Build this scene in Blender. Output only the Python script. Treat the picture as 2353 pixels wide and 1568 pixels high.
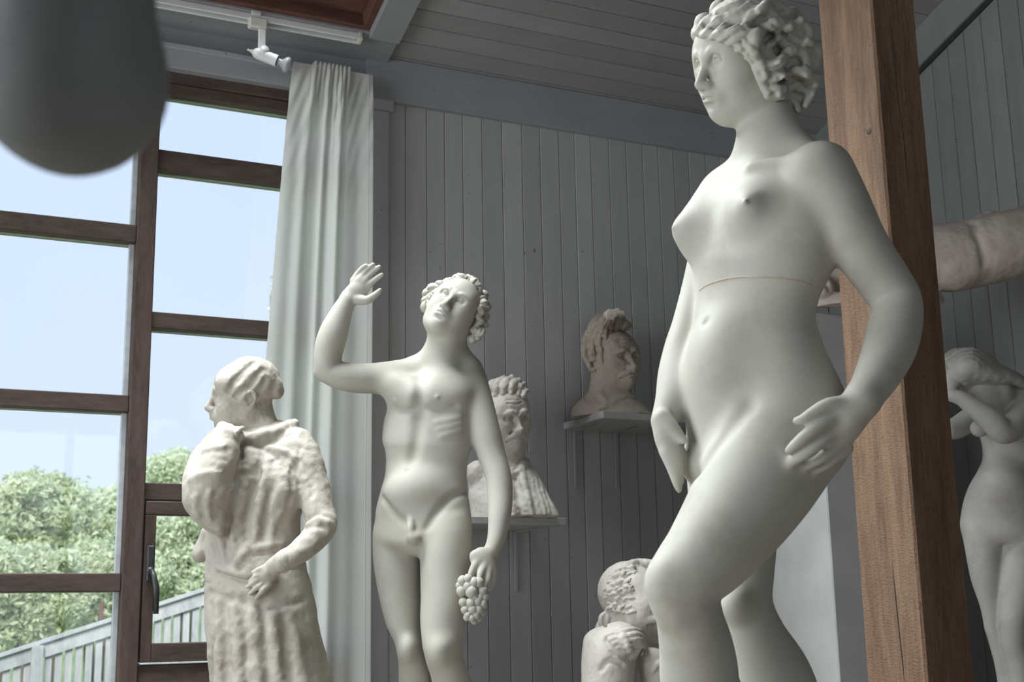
import bpy, bmesh, math, random
import numpy as np
from mathutils import Vector, Matrix
from mathutils.bvhtree import BVHTree

for o in list(bpy.data.objects):
    bpy.data.objects.remove(o)
scene = bpy.context.scene
COL = scene.collection
random.seed(7)
RNG = np.random.default_rng(11)

# ------------------------------------------------------------------ camera
FPX, CX, CY = 2980.0, 1176.5, 784.0
YAW, PITCH, ROLL = math.radians(25.9), math.radians(12.0), math.radians(-1.05)
EYE = np.array([0.0, 0.0, 1.55])
FW = np.array([math.sin(YAW) * math.cos(PITCH), math.cos(YAW) * math.cos(PITCH), math.sin(PITCH)])
_r = np.array([math.cos(YAW), -math.sin(YAW), 0.0])
_u = np.cross(_r, FW)
RT = math.cos(ROLL) * _r + math.sin(ROLL) * _u
UP = -math.sin(ROLL) * _r + math.cos(ROLL) * _u
cam_data = bpy.data.cameras.new('camera')
cam = bpy.data.objects.new('camera', cam_data)
COL.objects.link(cam)
M = Matrix.Identity(4)
for i in range(3):
    M[i][0], M[i][1], M[i][2], M[i][3] = RT[i], UP[i], -FW[i], EYE[i]
cam.matrix_world = M
cam_data.sensor_width = 36.0
cam_data.lens = FPX / 2353.0 * 36.0
cam_data.clip_start = 0.05
cam_data.dof.use_dof = True
cam_data.dof.focus_distance = 3.4
cam_data.dof.aperture_fstop = 6.3
scene.camera = cam

# ------------------------------------------------------------------ sky
world = bpy.data.worlds.new('overcast_sky')
scene.world = world
world.use_nodes = True
wn, wl = world.node_tree.nodes, world.node_tree.links
wn.clear()
w_out = wn.new('ShaderNodeOutputWorld')
w_bg = wn.new('ShaderNodeBackground')
w_tc = wn.new('ShaderNodeTexCoord')
w_sep = wn.new('ShaderNodeSeparateXYZ')
w_ramp = wn.new('ShaderNodeValToRGB')
w_ramp.color_ramp.elements[0].position = 0.0
w_ramp.color_ramp.elements[0].color = (0.60, 0.68, 0.83, 1)
w_ramp.color_ramp.elements[1].position = 0.45
w_ramp.color_ramp.elements[1].color = (0.53, 0.63, 0.85, 1)
w_noise = wn.new('ShaderNodeTexNoise')
w_noise.inputs['Scale'].default_value = 3.0
w_noise.inputs['Detail'].default_value = 4.0
w_map = wn.new('ShaderNodeMapRange')
w_map.inputs[1].default_value, w_map.inputs[2].default_value = 0.3, 0.7
w_map.inputs[3].default_value, w_map.inputs[4].default_value = 0.0, 0.22
w_mix = wn.new('ShaderNodeMixRGB')
w_mix.inputs[2].default_value = (0.70, 0.74, 0.84, 1)
wl.new(w_tc.outputs['Generated'], w_sep.inputs[0])
wl.new(w_sep.outputs[2], w_ramp.inputs[0])
wl.new(w_tc.outputs['Generated'], w_noise.inputs['Vector'])
wl.new(w_noise.outputs[0], w_map.inputs[0])
wl.new(w_map.outputs[0], w_mix.inputs[0])
wl.new(w_ramp.outputs[0], w_mix.inputs[1])
wl.new(w_mix.outputs[0], w_bg.inputs[0])
wl.new(w_bg.outputs[0], w_out.inputs[0])
w_bg.inputs[1].default_value = 1.25

# ------------------------------------------------------------------ lights (daylight and added fill)
def area_light(name, loc, direction, sx, sy, power, color):
    l = bpy.data.lights.new(name, 'AREA')
    l.shape = 'RECTANGLE'
    l.size, l.size_y, l.energy, l.color = sx, sy, power, color
    o = bpy.data.objects.new(name, l)
    COL.objects.link(o)
    o.location = loc
    o.rotation_euler = Vector(direction).to_track_quat('-Z', 'Y').to_euler()
    return o
SUN = bpy.data.lights.new('leaf_fill_sun', 'SUN')  # soft sun added to brighten the leaves; no direct sun is seen
SUN.energy, SUN.angle, SUN.color = 4.2, math.radians(25), (1.0, 0.97, 0.9)
sun_o = bpy.data.objects.new('leaf_fill_sun', SUN)
COL.objects.link(sun_o)
sun_o.rotation_euler = Vector((0.35, 0.75, -0.62)).to_track_quat('-Z', 'Y').to_euler()
# daylight entering by the roof window and by the tall windows left of the frame
area_light('roof_window_daylight', (-0.15, 3.55, 4.75), (0.05, -0.30, -1.0), 3.3, 1.3, 430, (0.97, 0.985, 1.0))
area_light('side_window_daylight', (-2.12, 2.5, 2.35), (1.0, 0.10, -0.02), 3.0, 2.5, 108, (0.97, 0.985, 1.0))
area_light('rear_fill_light', (1.0, -3.02, 2.3), (0.0, 1.0, 0.0), 2.8, 1.9, 13, (1.0, 0.985, 0.96))  # added fill from behind the camera, no such source seen

scene.view_settings.view_transform = 'Standard'
scene.view_settings.look = 'None'
scene.view_settings.gamma = 1.0
scene.view_settings.use_curve_mapping = False
scene.view_settings.exposure = 0.25

# ------------------------------------------------------------------ pixel helpers
def ray(x, y):
    return FW + RT * (x - CX) / FPX + UP * (CY - y) / FPX
def on_y(x, y, Y):
    d = ray(x, y)
    return EYE + d * Y / d[1]
def to_world(P):
    P = np.asarray(P, float)
    return EYE + P[..., 0:1] * RT + P[..., 1:2] * UP + P[..., 2:3] * FW
def depth_at_y(x, y, Y):
    return Y / ray(x, y)[1]

# ------------------------------------------------------------------ materials
def new_mat(name):
    m = bpy.data.materials.new(name)
    m.use_nodes = True
    nt = m.node_tree
    nt.nodes.clear()
    out = nt.nodes.new('ShaderNodeOutputMaterial')
    b = nt.nodes.new('ShaderNodeBsdfPrincipled')
    nt.links.new(b.outputs[0], out.inputs[0])
    return m, nt, b

def ramp(nt, stops):
    r = nt.nodes.new('ShaderNodeValToRGB')
    e = r.color_ramp.elements
    while len(e) < len(stops):
        e.new(0.5)
    for i, (p, c) in enumerate(stops):
        e[i].position = p
        e[i].color = (c[0], c[1], c[2], 1)
    return r

def coords(nt, scale=(1, 1, 1), rot=(0, 0, 0), obj_rand=False):
    tc = nt.nodes.new('ShaderNodeTexCoord')
    mp = nt.nodes.new('ShaderNodeMapping')
    mp.inputs['Scale'].default_value = scale
    mp.inputs['Rotation'].default_value = rot
    if obj_rand:
        oi = nt.nodes.new('ShaderNodeObjectInfo')
        mul = nt.nodes.new('ShaderNodeVectorMath')
        mul.operation = 'MULTIPLY_ADD'
        mul.inputs[1].default_value = (37, 53, 71)
        nt.links.new(oi.outputs['Random'], mul.inputs[0])
        nt.links.new(tc.outputs['Object'], mul.inputs[2])
        nt.links.new(mul.outputs[0], mp.inputs[0])
    else:
        nt.links.new(tc.outputs['Object'], mp.inputs[0])
    return mp

def noise(nt, vec, scale, detail=4, rough=0.55):
    n = nt.nodes.new('ShaderNodeTexNoise')
    n.inputs['Scale'].default_value = scale
    n.inputs['Detail'].default_value = detail
    n.inputs['Roughness'].default_value = rough
    nt.links.new(vec.outputs[0], n.inputs['Vector'])
    return n

def bump(nt, b, h, strength, dist):
    bp = nt.nodes.new('ShaderNodeBump')
    bp.inputs['Strength'].default_value = strength
    bp.inputs['Distance'].default_value = dist
    nt.links.new(h.outputs[0], bp.inputs['Height'])
    nt.links.new(bp.outputs[0], b.inputs['Normal'])
    return bp

def mixc(nt, fac, a, b_, blend='MIX'):
    m = nt.nodes.new('ShaderNodeMixRGB')
    m.blend_type = blend
    for i, v in enumerate((fac, a, b_)):
        if isinstance(v, (int, float)):
            m.inputs[i].default_value = v
        elif isinstance(v, tuple):
            m.inputs[i].default_value = (*v, 1)
        else:
            nt.links.new(v.outputs[0], m.inputs[i])
    return m

def mat_plaster(name, light, mid, stain, amount=0.5, rough_scale=1.0, bump_s=0.25, spots=0.0):
    m, nt, b = new_mat(name)
    v = coords(nt)
    big = noise(nt, v, 3.2, 5, 0.6)
    r1 = ramp(nt, [(0.38, mid), (0.62, light)])
    nt.links.new(big.outputs[0], r1.inputs[0])
    st = noise(nt, v, 7.0, 6, 0.7)
    r2 = ramp(nt, [(0.52, (0, 0, 0)), (0.75, (amount,) * 3)])
    nt.links.new(st.outputs[0], r2.inputs[0])
    mx = mixc(nt, r2, r1, stain)
    last = mx
    if spots > 0:
        sp = noise(nt, v, 90.0, 2, 0.5)
        r3 = ramp(nt, [(0.70, (0, 0, 0)), (0.76, (spots,) * 3)])
        nt.links.new(sp.outputs[0], r3.inputs[0])
        last = mixc(nt, r3, mx, (0.22, 0.18, 0.14))
    nt.links.new(last.outputs[0], b.inputs['Base Color'])
    b.inputs['Roughness'].default_value = 0.62
    b.inputs['Specular IOR Level'].default_value = 0.3
    fine = noise(nt, v, 120.0 * rough_scale, 5, 0.65)
    bump(nt, b, fine, bump_s, 0.004)
    return m

def mat_wood(name, dark, light, grain_axis='z', gscale=14.0, rough=0.6, bump_s=0.3, stretch=18.0):
    m, nt, b = new_mat(name)
    sc = {'x': (1.0 / stretch * 4, 1, 1), 'y': (1, 1.0 / stretch * 4, 1), 'z': (1, 1, 1.0 / stretch * 4)}[grain_axis]
    v = coords(nt, scale=sc, obj_rand=True)
    n1 = noise(nt, v, gscale, 5, 0.6)
    n2 = noise(nt, v, gscale * 6, 4, 0.6)
    mx = mixc(nt, 0.4, n1, n2)
    r = ramp(nt, [(0.36, dark), (0.64, light)])
    nt.links.new(mx.outputs[0], r.inputs[0])
    nt.links.new(r.outputs[0], b.inputs['Base Color'])
    b.inputs['Roughness'].default_value = rough
    b.inputs['Specular IOR Level'].default_value = 0.3
    bump(nt, b, mx, bump_s, 0.003)
    return m

def mat_paint(name, a, c, axis='z', rough=0.7):
    """flat grey wall paint on planed boards: faint grain, small knots and scuffs"""
    m, nt, b = new_mat(name)
    sc = {'x': (0.12, 1, 1), 'y': (1, 0.12, 1), 'z': (1, 1, 0.12)}[axis]
    v = coords(nt, scale=sc, obj_rand=True)
    n1 = noise(nt, v, 30.0, 4, 0.6)
    v2 = coords(nt)
    n2 = noise(nt, v2, 1.3, 3, 0.5)
    mx = mixc(nt, 0.65, n1, n2)
    r = ramp(nt, [(0.35, a), (0.65, c)])
    nt.links.new(mx.outputs[0], r.inputs[0])
    oi = nt.nodes.new('ShaderNodeObjectInfo')
    mr = nt.nodes.new('ShaderNodeMapRange')
    mr.inputs[3].default_value, mr.inputs[4].default_value = 0.90, 1.08
    nt.links.new(oi.outputs['Random'], mr.inputs[0])
    mul = mixc(nt, 1.0, r, mr, 'MULTIPLY')
    sp = noise(nt, coords(nt, obj_rand=True), 38.0, 1, 0.4)
    r3 = ramp(nt, [(0.79, (0, 0, 0)), (0.82, (0.5,) * 3)])
    nt.links.new(sp.outputs[0], r3.inputs[0])
    fin = mixc(nt, r3, mul, (0.05, 0.05, 0.06))
    nt.links.new(fin.outputs[0], b.inputs['Base Color'])
    b.inputs['Roughness'].default_value = rough
    b.inputs['Specular IOR Level'].default_value = 0.25
    bump(nt, b, n1, 0.12, 0.002)
    return m

def mat_plain(name, col, rough=0.5, metallic=0.0, vary=0.12, scale=25.0):
    m, nt, b = new_mat(name)
    v = coords(nt)
    n = noise(nt, v, scale, 3)
    lo = tuple(c * (1 - vary) for c in col)
    hi = tuple(min(1, c * (1 + vary)) for c in col)
    r = ramp(nt, [(0.35, lo), (0.65, hi)])
    nt.links.new(n.outputs[0], r.inputs[0])
    nt.links.new(r.outputs[0], b.inputs['Base Color'])
    b.inputs['Roughness'].default_value = rough
    b.inputs['Metallic'].default_value = metallic
    return m

def mat_glass(name, tint=(0.93, 0.95, 0.95)):
    m = bpy.data.materials.new(name)
    m.use_nodes = True
    nt = m.node_tree
    nt.nodes.clear()
    out = nt.nodes.new('ShaderNodeOutputMaterial')
    tr = nt.nodes.new('ShaderNodeBsdfTransparent')
    tr.inputs[0].default_value = (*tint, 1)
    gl = nt.nodes.new('ShaderNodeBsdfGlossy')
    gl.inputs['Roughness'].default_value = 0.02
    fr = nt.nodes.new('ShaderNodeFresnel')
    fr.inputs[0].default_value = 1.45
    mx = nt.nodes.new('ShaderNodeMixShader')
    nt.links.new(fr.outputs[0], mx.inputs[0])
    nt.links.new(tr.outputs[0], mx.inputs[1])
    nt.links.new(gl.outputs[0], mx.inputs[2])
    nt.links.new(mx.outputs[0], out.inputs[0])
    return m

def mat_cloth(name, col):
    m, nt, b = new_mat(name)
    v = coords(nt, scale=(1, 1, 0.3))
    n = noise(nt, v, 6.0, 4)
    r = ramp(nt, [(0.35, tuple(c * 0.93 for c in col)), (0.65, col)])
    nt.links.new(n.outputs[0], r.inputs[0])
    nt.links.new(r.outputs[0], b.inputs['Base Color'])
    b.inputs['Roughness'].default_value = 0.9
    tl = nt.nodes.new('ShaderNodeBsdfTranslucent')
    nt.links.new(r.outputs[0], tl.inputs[0])
    mx = nt.nodes.new('ShaderNodeMixShader')
    mx.inputs[0].default_value = 0.62
    out = [n_ for n_ in nt.nodes if n_.type == 'OUTPUT_MATERIAL'][0]
    nt.links.new(b.outputs[0], mx.inputs[1])
    nt.links.new(tl.outputs[0], mx.inputs[2])
    nt.links.new(mx.outputs[0], out.inputs[0])
    w = noise(nt, coords(nt), 300.0, 2)
    bump(nt, b, w, 0.15, 0.001)
    return m

def mat_leaf(name, a, c):
    m, nt, b = new_mat(name)
    n = noise(nt, coords(nt), 1.7, 4)
    n2 = noise(nt, coords(nt), 23.0, 2)
    mxn = mixc(nt, 0.5, n, n2)
    r = ramp(nt, [(0.36, a), (0.64, c)])
    nt.links.new(mxn.outputs[0], r.inputs[0])
    nt.links.new(r.outputs[0], b.inputs['Base Color'])
    b.inputs['Roughness'].default_value = 0.6
    tl = nt.nodes.new('ShaderNodeBsdfTranslucent')
    nt.links.new(r.outputs[0], tl.inputs[0])
    mx = nt.nodes.new('ShaderNodeMixShader')
    mx.inputs[0].default_value = 0.45
    out = [n_ for n_ in nt.nodes if n_.type == 'OUTPUT_MATERIAL'][0]
    nt.links.new(b.outputs[0], mx.inputs[1])
    nt.links.new(tl.outputs[0], mx.inputs[2])
    nt.links.new(mx.outputs[0], out.inputs[0])
    return m

MAT = {
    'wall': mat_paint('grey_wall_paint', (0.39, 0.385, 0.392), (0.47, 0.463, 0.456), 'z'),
    'wall_dim': mat_paint('dimmed_green_grey_paint', (0.205, 0.210, 0.204), (0.265, 0.270, 0.260), 'z'),  # right wall: greener grey, darkened to stand in for weaker light there
    'ceil': mat_paint('grey_ceiling_paint', (0.25, 0.251, 0.246), (0.32, 0.318, 0.304), 'x'),
    'trim': mat_paint('grey_trim_paint', (0.26, 0.264, 0.278), (0.33, 0.333, 0.342), 'x'),
    'trimlight': mat_paint('light_grey_paint', (0.30, 0.32, 0.35), (0.40, 0.42, 0.45), 'x'),
    'gap': mat_plain('dark_backing', (0.03, 0.03, 0.035), 0.9),
    'floor': mat_wood('worn_floor_boards', (0.34, 0.30, 0.25), (0.50, 0.45, 0.38), 'x'),
    'brown_v': mat_wood('brown_window_wood_upright', (0.058, 0.040, 0.034), (0.120, 0.082, 0.068), 'z', 16),
    'brown_h': mat_wood('brown_window_wood_level', (0.058, 0.041, 0.034), (0.120, 0.084, 0.070), 'x', 16),
    'red_h': mat_wood('red_brown_roof_window_wood', (0.075, 0.035, 0.028), (0.16, 0.075, 0.055), 'x', 12),
    'sealant': mat_plain('pale_green_glazing_strip', (0.36, 0.42, 0.30), 0.5),
    'alu': mat_plain('pale_grey_metal_strip', (0.62, 0.66, 0.68), 0.35, 0.2),
    'glass': mat_glass('window_glass'),
    'darkmetal': mat_plain('dark_oxidised_metal', (0.07, 0.075, 0.075), 0.45, 0.6),
    'white': mat_plain('white_lacquered_metal', (0.78, 0.79, 0.78), 0.35, 0.0, 0.04),
    'cream': mat_plain('cream_plastic', (0.66, 0.66, 0.58), 0.4, 0.0, 0.05),
    'curtain': mat_cloth('undyed_cotton', (0.90, 0.90, 0.87)),
    'marble': mat_plaster('smooth_white_plaster', (0.475, 0.458, 0.402), (0.425, 0.405, 0.350), (0.28, 0.245, 0.19), 0.5, 0.8, 0.05),
    'marble2': mat_plaster('warm_white_plaster', (0.470, 0.453, 0.398), (0.432, 0.412, 0.354), (0.35, 0.305, 0.225), 0.4, 0.8, 0.05),
    'clay': mat_plaster('rough_buff_plaster', (0.50, 0.46, 0.40), (0.41, 0.37, 0.315), (0.235, 0.19, 0.145), 0.55, 0.6, 0.5, 0.5),
    'bust_tan': mat_plaster('tan_patinated_plaster', (0.50, 0.44, 0.37), (0.40, 0.34, 0.28), (0.25, 0.19, 0.14), 0.6, 0.6, 0.4, 0.3),
    'bust_grey': mat_plaster('pale_grey_plaster', (0.66, 0.63, 0.57), (0.56, 0.52, 0.46), (0.30, 0.25, 0.20), 0.5, 0.6, 0.4, 0.3),
    'cast_grey': mat_plaster('dimmed_grey_plaster', (0.42, 0.40, 0.37), (0.34, 0.32, 0.295), (0.20, 0.17, 0.15), 0.5, 0.6, 0.2, 0.2),  # bowed woman: plaster darkened in place of the dimmer light at far right
    'torso': mat_plaster('pinkish_plaster', (0.50, 0.43, 0.375), (0.41, 0.345, 0.30), (0.24, 0.19, 0.16), 0.6, 0.6, 0.3, 0.2),
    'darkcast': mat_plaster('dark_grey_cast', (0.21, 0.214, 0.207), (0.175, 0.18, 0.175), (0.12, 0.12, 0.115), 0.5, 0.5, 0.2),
    'plinth': mat_plain('chalky_plinth_paint', (0.50, 0.50, 0.49), 0.85, 0, 0.06, 8),
    'seam': mat_plain('ochre_cast_seam', (0.50, 0.42, 0.31), 0.7),
    'fence': mat_wood('weathered_grey_timber', (0.36, 0.37, 0.38), (0.55, 0.56, 0.56), 'z', 10),
    'leaf_a': mat_leaf('fresh_leaf_green', (0.50, 0.58, 0.36), (0.82, 0.86, 0.66)),
    'leaf_b': mat_leaf('pale_leaf_green', (0.62, 0.70, 0.52), (0.86, 0.90, 0.74)),
    'bark': mat_wood('grey_bark', (0.10, 0.09, 0.08), (0.24, 0.21, 0.18), 'z', 9),
    'grass': mat_leaf('hillside_grass', (0.22, 0.32, 0.12), (0.42, 0.50, 0.24)),
}

def mat_post():
    m, nt, b = new_mat('rough_sawn_orange_timber')
    v = coords(nt, scale=(1, 1, 0.10))
    n1 = noise(nt, v, 16.0, 5, 0.6)
    n2 = noise(nt, v, 110.0, 4, 0.6)
    mx = mixc(nt, 0.35, n1, n2)
    r = ramp(nt, [(0.36, (0.125, 0.070, 0.042)), (0.66, (0.285, 0.175, 0.105))])
    nt.links.new(mx.outputs[0], r.inputs[0])
    sp = noise(nt, coords(nt), 70.0, 3, 0.6)
    r3 = ramp(nt, [(0.62, (0, 0, 0)), (0.75, (0.6,) * 3)])
    nt.links.new(sp.outputs[0], r3.inputs[0])
    fin = mixc(nt, r3, r, (0.08, 0.035, 0.02))
    nt.links.new(fin.outputs[0], b.inputs['Base Color'])
    b.inputs['Roughness'].default_value = 0.75
    saw = noise(nt, coords(nt, scale=(1, 1, 2.2), rot=(0.5, 0.5, 0)), 90.0, 3, 0.6)
    h = mixc(nt, 0.5, saw, n2)
    bump(nt, b, h, 1.0, 0.006)
    return m
MAT['post'] = mat_post()

# ------------------------------------------------------------------ object helpers
def link(o, parent=None):
    COL.objects.link(o)
    if parent is not None:
        o.parent = parent
        o.matrix_parent_inverse = Matrix.Identity(4)
    return o

def empty(name, loc=(0, 0, 0), parent=None):
    o = bpy.data.objects.new(name, None)
    o.empty_display_size = 0.1
    link(o, parent)
    o.location = loc
    return o

def tag(o, label, cat, group=None):
    o['label'] = label
    o['category'] = cat
    if group:
        o['group'] = group
    return o

def wloc(o):
    v = Vector((0, 0, 0))
    while o is not None:
        v += o.location
        o = o.parent
    return v

def mesh_obj(name, verts, faces, mat, parent=None, loc=None, smooth=False):
    """vertices given in world space; origin set at loc (default: centre of the bottom)"""
    verts = np.asarray(verts, float)
    if loc is None:
        lo, hi = verts.min(0), verts.max(0)
        loc = ((lo[0] + hi[0]) / 2, (lo[1] + hi[1]) / 2, lo[2])
    me = bpy.data.meshes.new(name)
    me.from_pydata((verts - np.asarray(loc)).tolist(), [], [list(f) for f in faces])
    me.materials.append(MAT[mat] if isinstance(mat, str) else mat)
    if smooth:
        me.polygons.foreach_set('use_smooth', [True] * len(me.polygons))
    me.update()
    o = bpy.data.objects.new(name, me)
    link(o, parent)
    o.location = Vector(loc) - (wloc(parent) if parent else Vector((0, 0, 0)))
    return o

def bm_to_obj(name, bm, mat, parent=None, loc=None, smooth=False):
    bm.normal_update()
    vs = [tuple(v.co) for v in bm.verts]
    bm.verts.index_update()
    fs = [[v.index for v in f.verts] for f in bm.faces]
    bm.free()
    return mesh_obj(name, vs, fs, mat, parent, loc, smooth)

def bm_box(bm, lo, hi, bevel=0.0, mtx=None):
    lo, hi = Vector(lo), Vector(hi)
    r = bmesh.ops.create_cube(bm, size=1.0)
    vs = r['verts']
    for v in vs:
        v.co = Vector([(lo[i] + hi[i]) / 2 + v.co[i] * (hi[i] - lo[i]) for i in range(3)])
    if bevel > 0:
        es = list({e for v in vs for e in v.link_edges})
        rb = bmesh.ops.bevel(bm, geom=es, offset=bevel, segments=1, affect='EDGES', profile=0.5)
        vs = list({v for v in rb['verts']} | {v for v in vs if v.is_valid})
    if mtx is not None:
        bmesh.ops.transform(bm, matrix=mtx, verts=[v for v in vs if v.is_valid])
    return vs

def box(name, lo, hi, mat, parent=None, bevel=0.002, mtx=None):
    bm = bmesh.new()
    bm_box(bm, lo, hi, bevel, mtx)
    return bm_to_obj(name, bm, mat, parent)

def structure(o):
    o['kind'] = 'structure'
    return o

def frames(pts):
    pts = [Vector(p) for p in pts]
    out = []
    n = None
    for i, p in enumerate(pts):
        t = (pts[min(i + 1, len(pts) - 1)] - pts[max(i - 1, 0)]).normalized()
        if n is None:
            a = Vector((0, 0, 1)) if abs(t.z) < 0.9 else Vector((1, 0, 0))
            n = a.cross(t).normalized()
        else:
            n = (n - t * n.dot(t)).normalized()
        out.append((p, n, t.cross(n)))
    return out

def tube_geo(pts, radii, seg=10, caps=True):
    """round bar along world points; returns verts, faces"""
    if isinstance(radii, (int, float)):
        radii = [radii] * len(pts)
    vs, fs = [], []
    for (p, a, b), r in zip(frames(pts), radii):
        for k in range(seg):
            t = 2 * math.pi * k / seg
            vs.append(tuple(p + a * (r * math.cos(t)) + b * (r * math.sin(t))))
    n = len(pts)
    for i in range(n - 1):
        for k in range(seg):
            k2 = (k + 1) % seg
            fs.append((i * seg + k, i * seg + k2, (i + 1) * seg + k2, (i + 1) * seg + k))
    if caps:
        fs.append(tuple(range(seg - 1, -1, -1)))
        fs.append(tuple((n - 1) * seg + k for k in range(seg)))
    return vs, fs

def bar(name, pts, radii, mat, parent=None, seg=10, smooth=True):
    v, f = tube_geo(pts, radii, seg)
    return mesh_obj(name, v, f, mat, parent, smooth=smooth)

def merge_geo(parts):
    V, Fc = [], []
    for v, f in parts:
        o = len(V)
        V += list(v)
        Fc += [tuple(i + o for i in q) for q in f]
    return V, Fc

# ================================================================== the room
WY = 4.60          # face of the boarded back wall
RX = 3.86          # face of the boarded right wall
SL = 0.335         # rise of the roof per metre towards the camera
PHI = math.atan(SL)
def ceil_z(Y):
    return 3.746 + SL * (WY - Y)
CM = Matrix(((1, 0, 0, 0),
             (0, -math.cos(PHI), math.sin(PHI), WY),
             (0, math.sin(PHI), math.cos(PHI), 3.746),
             (0, 0, 0, 1)))      # (x, up the slope, out of the room) -> world

def boxes_obj(name, lst, mat, parent=None, bevel=0.0, mtx=None):
    bm = bmesh.new()
    for lo, hi in lst:
        bm_box(bm, lo, hi, bevel, mtx)
    return bm_to_obj(name, bm, mat, parent)

floor = structure(box('floor', (-1.9, -2.8, -0.1), (4.0, 4.75, 0.0), 'floor', bevel=0))
wall_back = structure(boxes_obj('wall_back', [
    ((1.60, WY + 0.02, 0), (4.0, WY + 0.16, 3.86)),
    ((-1.9, WY + 0.0, 0), (1.60, WY + 0.16, 0.55)),
    ((-1.9, WY + 0.02, 3.55), (1.60, WY + 0.16, 3.86)),
    ((-1.9, WY, 0.55), (-1.70, WY + 0.16, 3.55))], 'gap'))
edges = [1.700, 1.776, 1.867, 1.946, 2.026, 2.113, 2.205, 2.297, 2.382, 2.471, 2.548, 2.626]
while edges[-1] < RX - 0.02:
    edges.append(edges[-1] + random.choice((0.080, 0.086, 0.091, 0.084)))
edges[-1] = RX
def board_mesh(w, h, t):
    """tongue and groove board with eased long edges, face towards -Y"""
    e = 0.0018
    vs = []
    for z in (0, h):
        vs += [(-w / 2, t, z), (w / 2, t, z), (w / 2, e, z), (w / 2 - e, 0, z), (-w / 2 + e, 0, z), (-w / 2, e, z)]
    fs = [(k, (k + 1) % 6, 6 + (k + 1) % 6, 6 + k) for k in range(6)] + [tuple(range(5, -1, -1)), tuple(range(6, 12))]
    return np.array(vs), [tuple(reversed(f)) for f in fs]
for a, b in zip(edges[:-1], edges[1:]):
    v, f = board_mesh(b - a - 0.0025, 3.66, 0.02)
    v = v + np.array([(a + b) / 2, WY + random.uniform(-0.0005, 0.0005), 0.0])
    mesh_obj('board', v, f, 'wall', wall_back)

wall_right = structure(boxes_obj('wall_right', [((RX + 0.02, -2.8, 0), (RX + 0.16, 4.75, 3.80)),
                                                ((RX + 0.02, -1.6, 3.80), (RX + 0.16, 3.9, 4.10)),
                                                ((RX + 0.02, -0.6, 4.10), (RX + 0.16, 2.95, 4.55)),
                                                ((RX + 0.02, 0.4, 4.55), (RX + 0.16, 1.85, 4.98))], 'gap'))
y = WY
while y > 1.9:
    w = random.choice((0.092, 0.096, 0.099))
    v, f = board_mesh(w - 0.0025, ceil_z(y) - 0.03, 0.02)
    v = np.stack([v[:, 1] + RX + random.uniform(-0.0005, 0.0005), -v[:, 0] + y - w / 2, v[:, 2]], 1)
    mesh_obj('board', v, f, 'wall_dim', wall_right)
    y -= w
structure(boxes_obj('wall_left', [((-2.05, -2.8, 0), (-1.90, 4.75, 1.05)), ((-2.05, -2.8, 3.65), (-1.90, 4.75, 5.2)),
                                  ((-2.05, -2.8, 1.05), (-1.90, 0.9, 3.65)), ((-2.05, 4.1, 1.05), (-1.90, 4.75, 3.65))], 'wall'))
wl_ = structure(empty('window_6', (-1.98, 2.5, 1.05)))
for k in range(5):
    box('mullion', (-2.02, 0.9 + k * 0.785, 1.05), (-1.93, 0.96 + k * 0.785, 3.65), 'brown_v', wl_)
for k in range(4):
    box('glazing_bar', (-2.01, 0.9, 1.05 + k * 0.85), (-1.94, 4.1, 1.10 + k * 0.85), 'brown_h', wl_)
    box('pane', (-1.98, 0.96 + k * 0.785, 1.10), (-1.974, 1.685 + k * 0.785, 3.60), 'glass', wl_, 0)
structure(boxes_obj('wall_rear', [((-1.9, -2.95, 0), (4.0, -2.8, 1.3)), ((-1.9, -2.95, 3.3), (4.0, -2.8, 3.9)),
                                  ((-1.9, -2.95, 1.3), (-0.45, -2.8, 3.3)), ((2.45, -2.95, 1.3), (4.0, -2.8, 3.3))], 'wall'))
wr_ = structure(empty('window_7', (1.0, -2.9, 1.3)))  # unseen window added behind the camera for the rear fill
for k in range(4):
    box('mullion', (-0.45 + k * 0.945, -2.92, 1.3), (-0.385 + k * 0.945, -2.83, 3.3), 'brown_v', wr_)
for z in (1.3, 2.27, 3.24):
    box('glazing_bar', (-0.45, -2.91, z), (2.45, -2.84, z + 0.06), 'brown_h', wr_)
for k in range(3):
    box('pane', (-0.385 + k * 0.945, -2.88, 1.36), (0.495 + k * 0.945, -2.874, 3.24), 'glass', wr_, 0)

# sloped ceiling: decking slab with the opening of the roof window, painted boards below it
vr = (WY - 1.0) / math.cos(PHI)
ceiling = structure(boxes_obj('ceiling', [
    ((1.58, -0.25, 0.02), (4.05, 1.62, 0.12)),
    ((-2.05, -0.25, 0.0), (1.58, 0.15, 0.12)),
    ((-2.05, 0.15, 0.0), (-1.80, 1.62, 0.12)),
    ((-2.05, 1.62, 0.0), (4.05, vr + 0.05, 0.12))], 'ceil', mtx=CM))
rear = Matrix(((1, 0, 0, 0), (0, -math.cos(PHI), -math.sin(PHI), 1.0), (0, -math.sin(PHI), math.cos(PHI), ceil_z(1.0)), (0, 0, 0, 1)))
structure(box('ceiling', (-2.05, -0.05, 0), (4.05, 4.1, 0.12), 'ceil', bevel=0, mtx=rear))
vv = [0.0, 0.039, 0.13, 0.225, 0.315, 0.400, 0.49]
while vv[-1] < 1.58:
    vv.append(vv[-1] + random.choice((0.086, 0.09, 0.094)))
for a, b in zip(vv[:-1], vv[1:]):
    bm = bmesh.new()
    bm_box(bm, (1.60, a + 0.0015, random.uniform(-0.0005, 0.0005)), (RX + 0.02, b - 0.0015, 0.02), 0.0016, CM)
    bm_to_obj('board', bm, 'ceil', ceiling)

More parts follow.
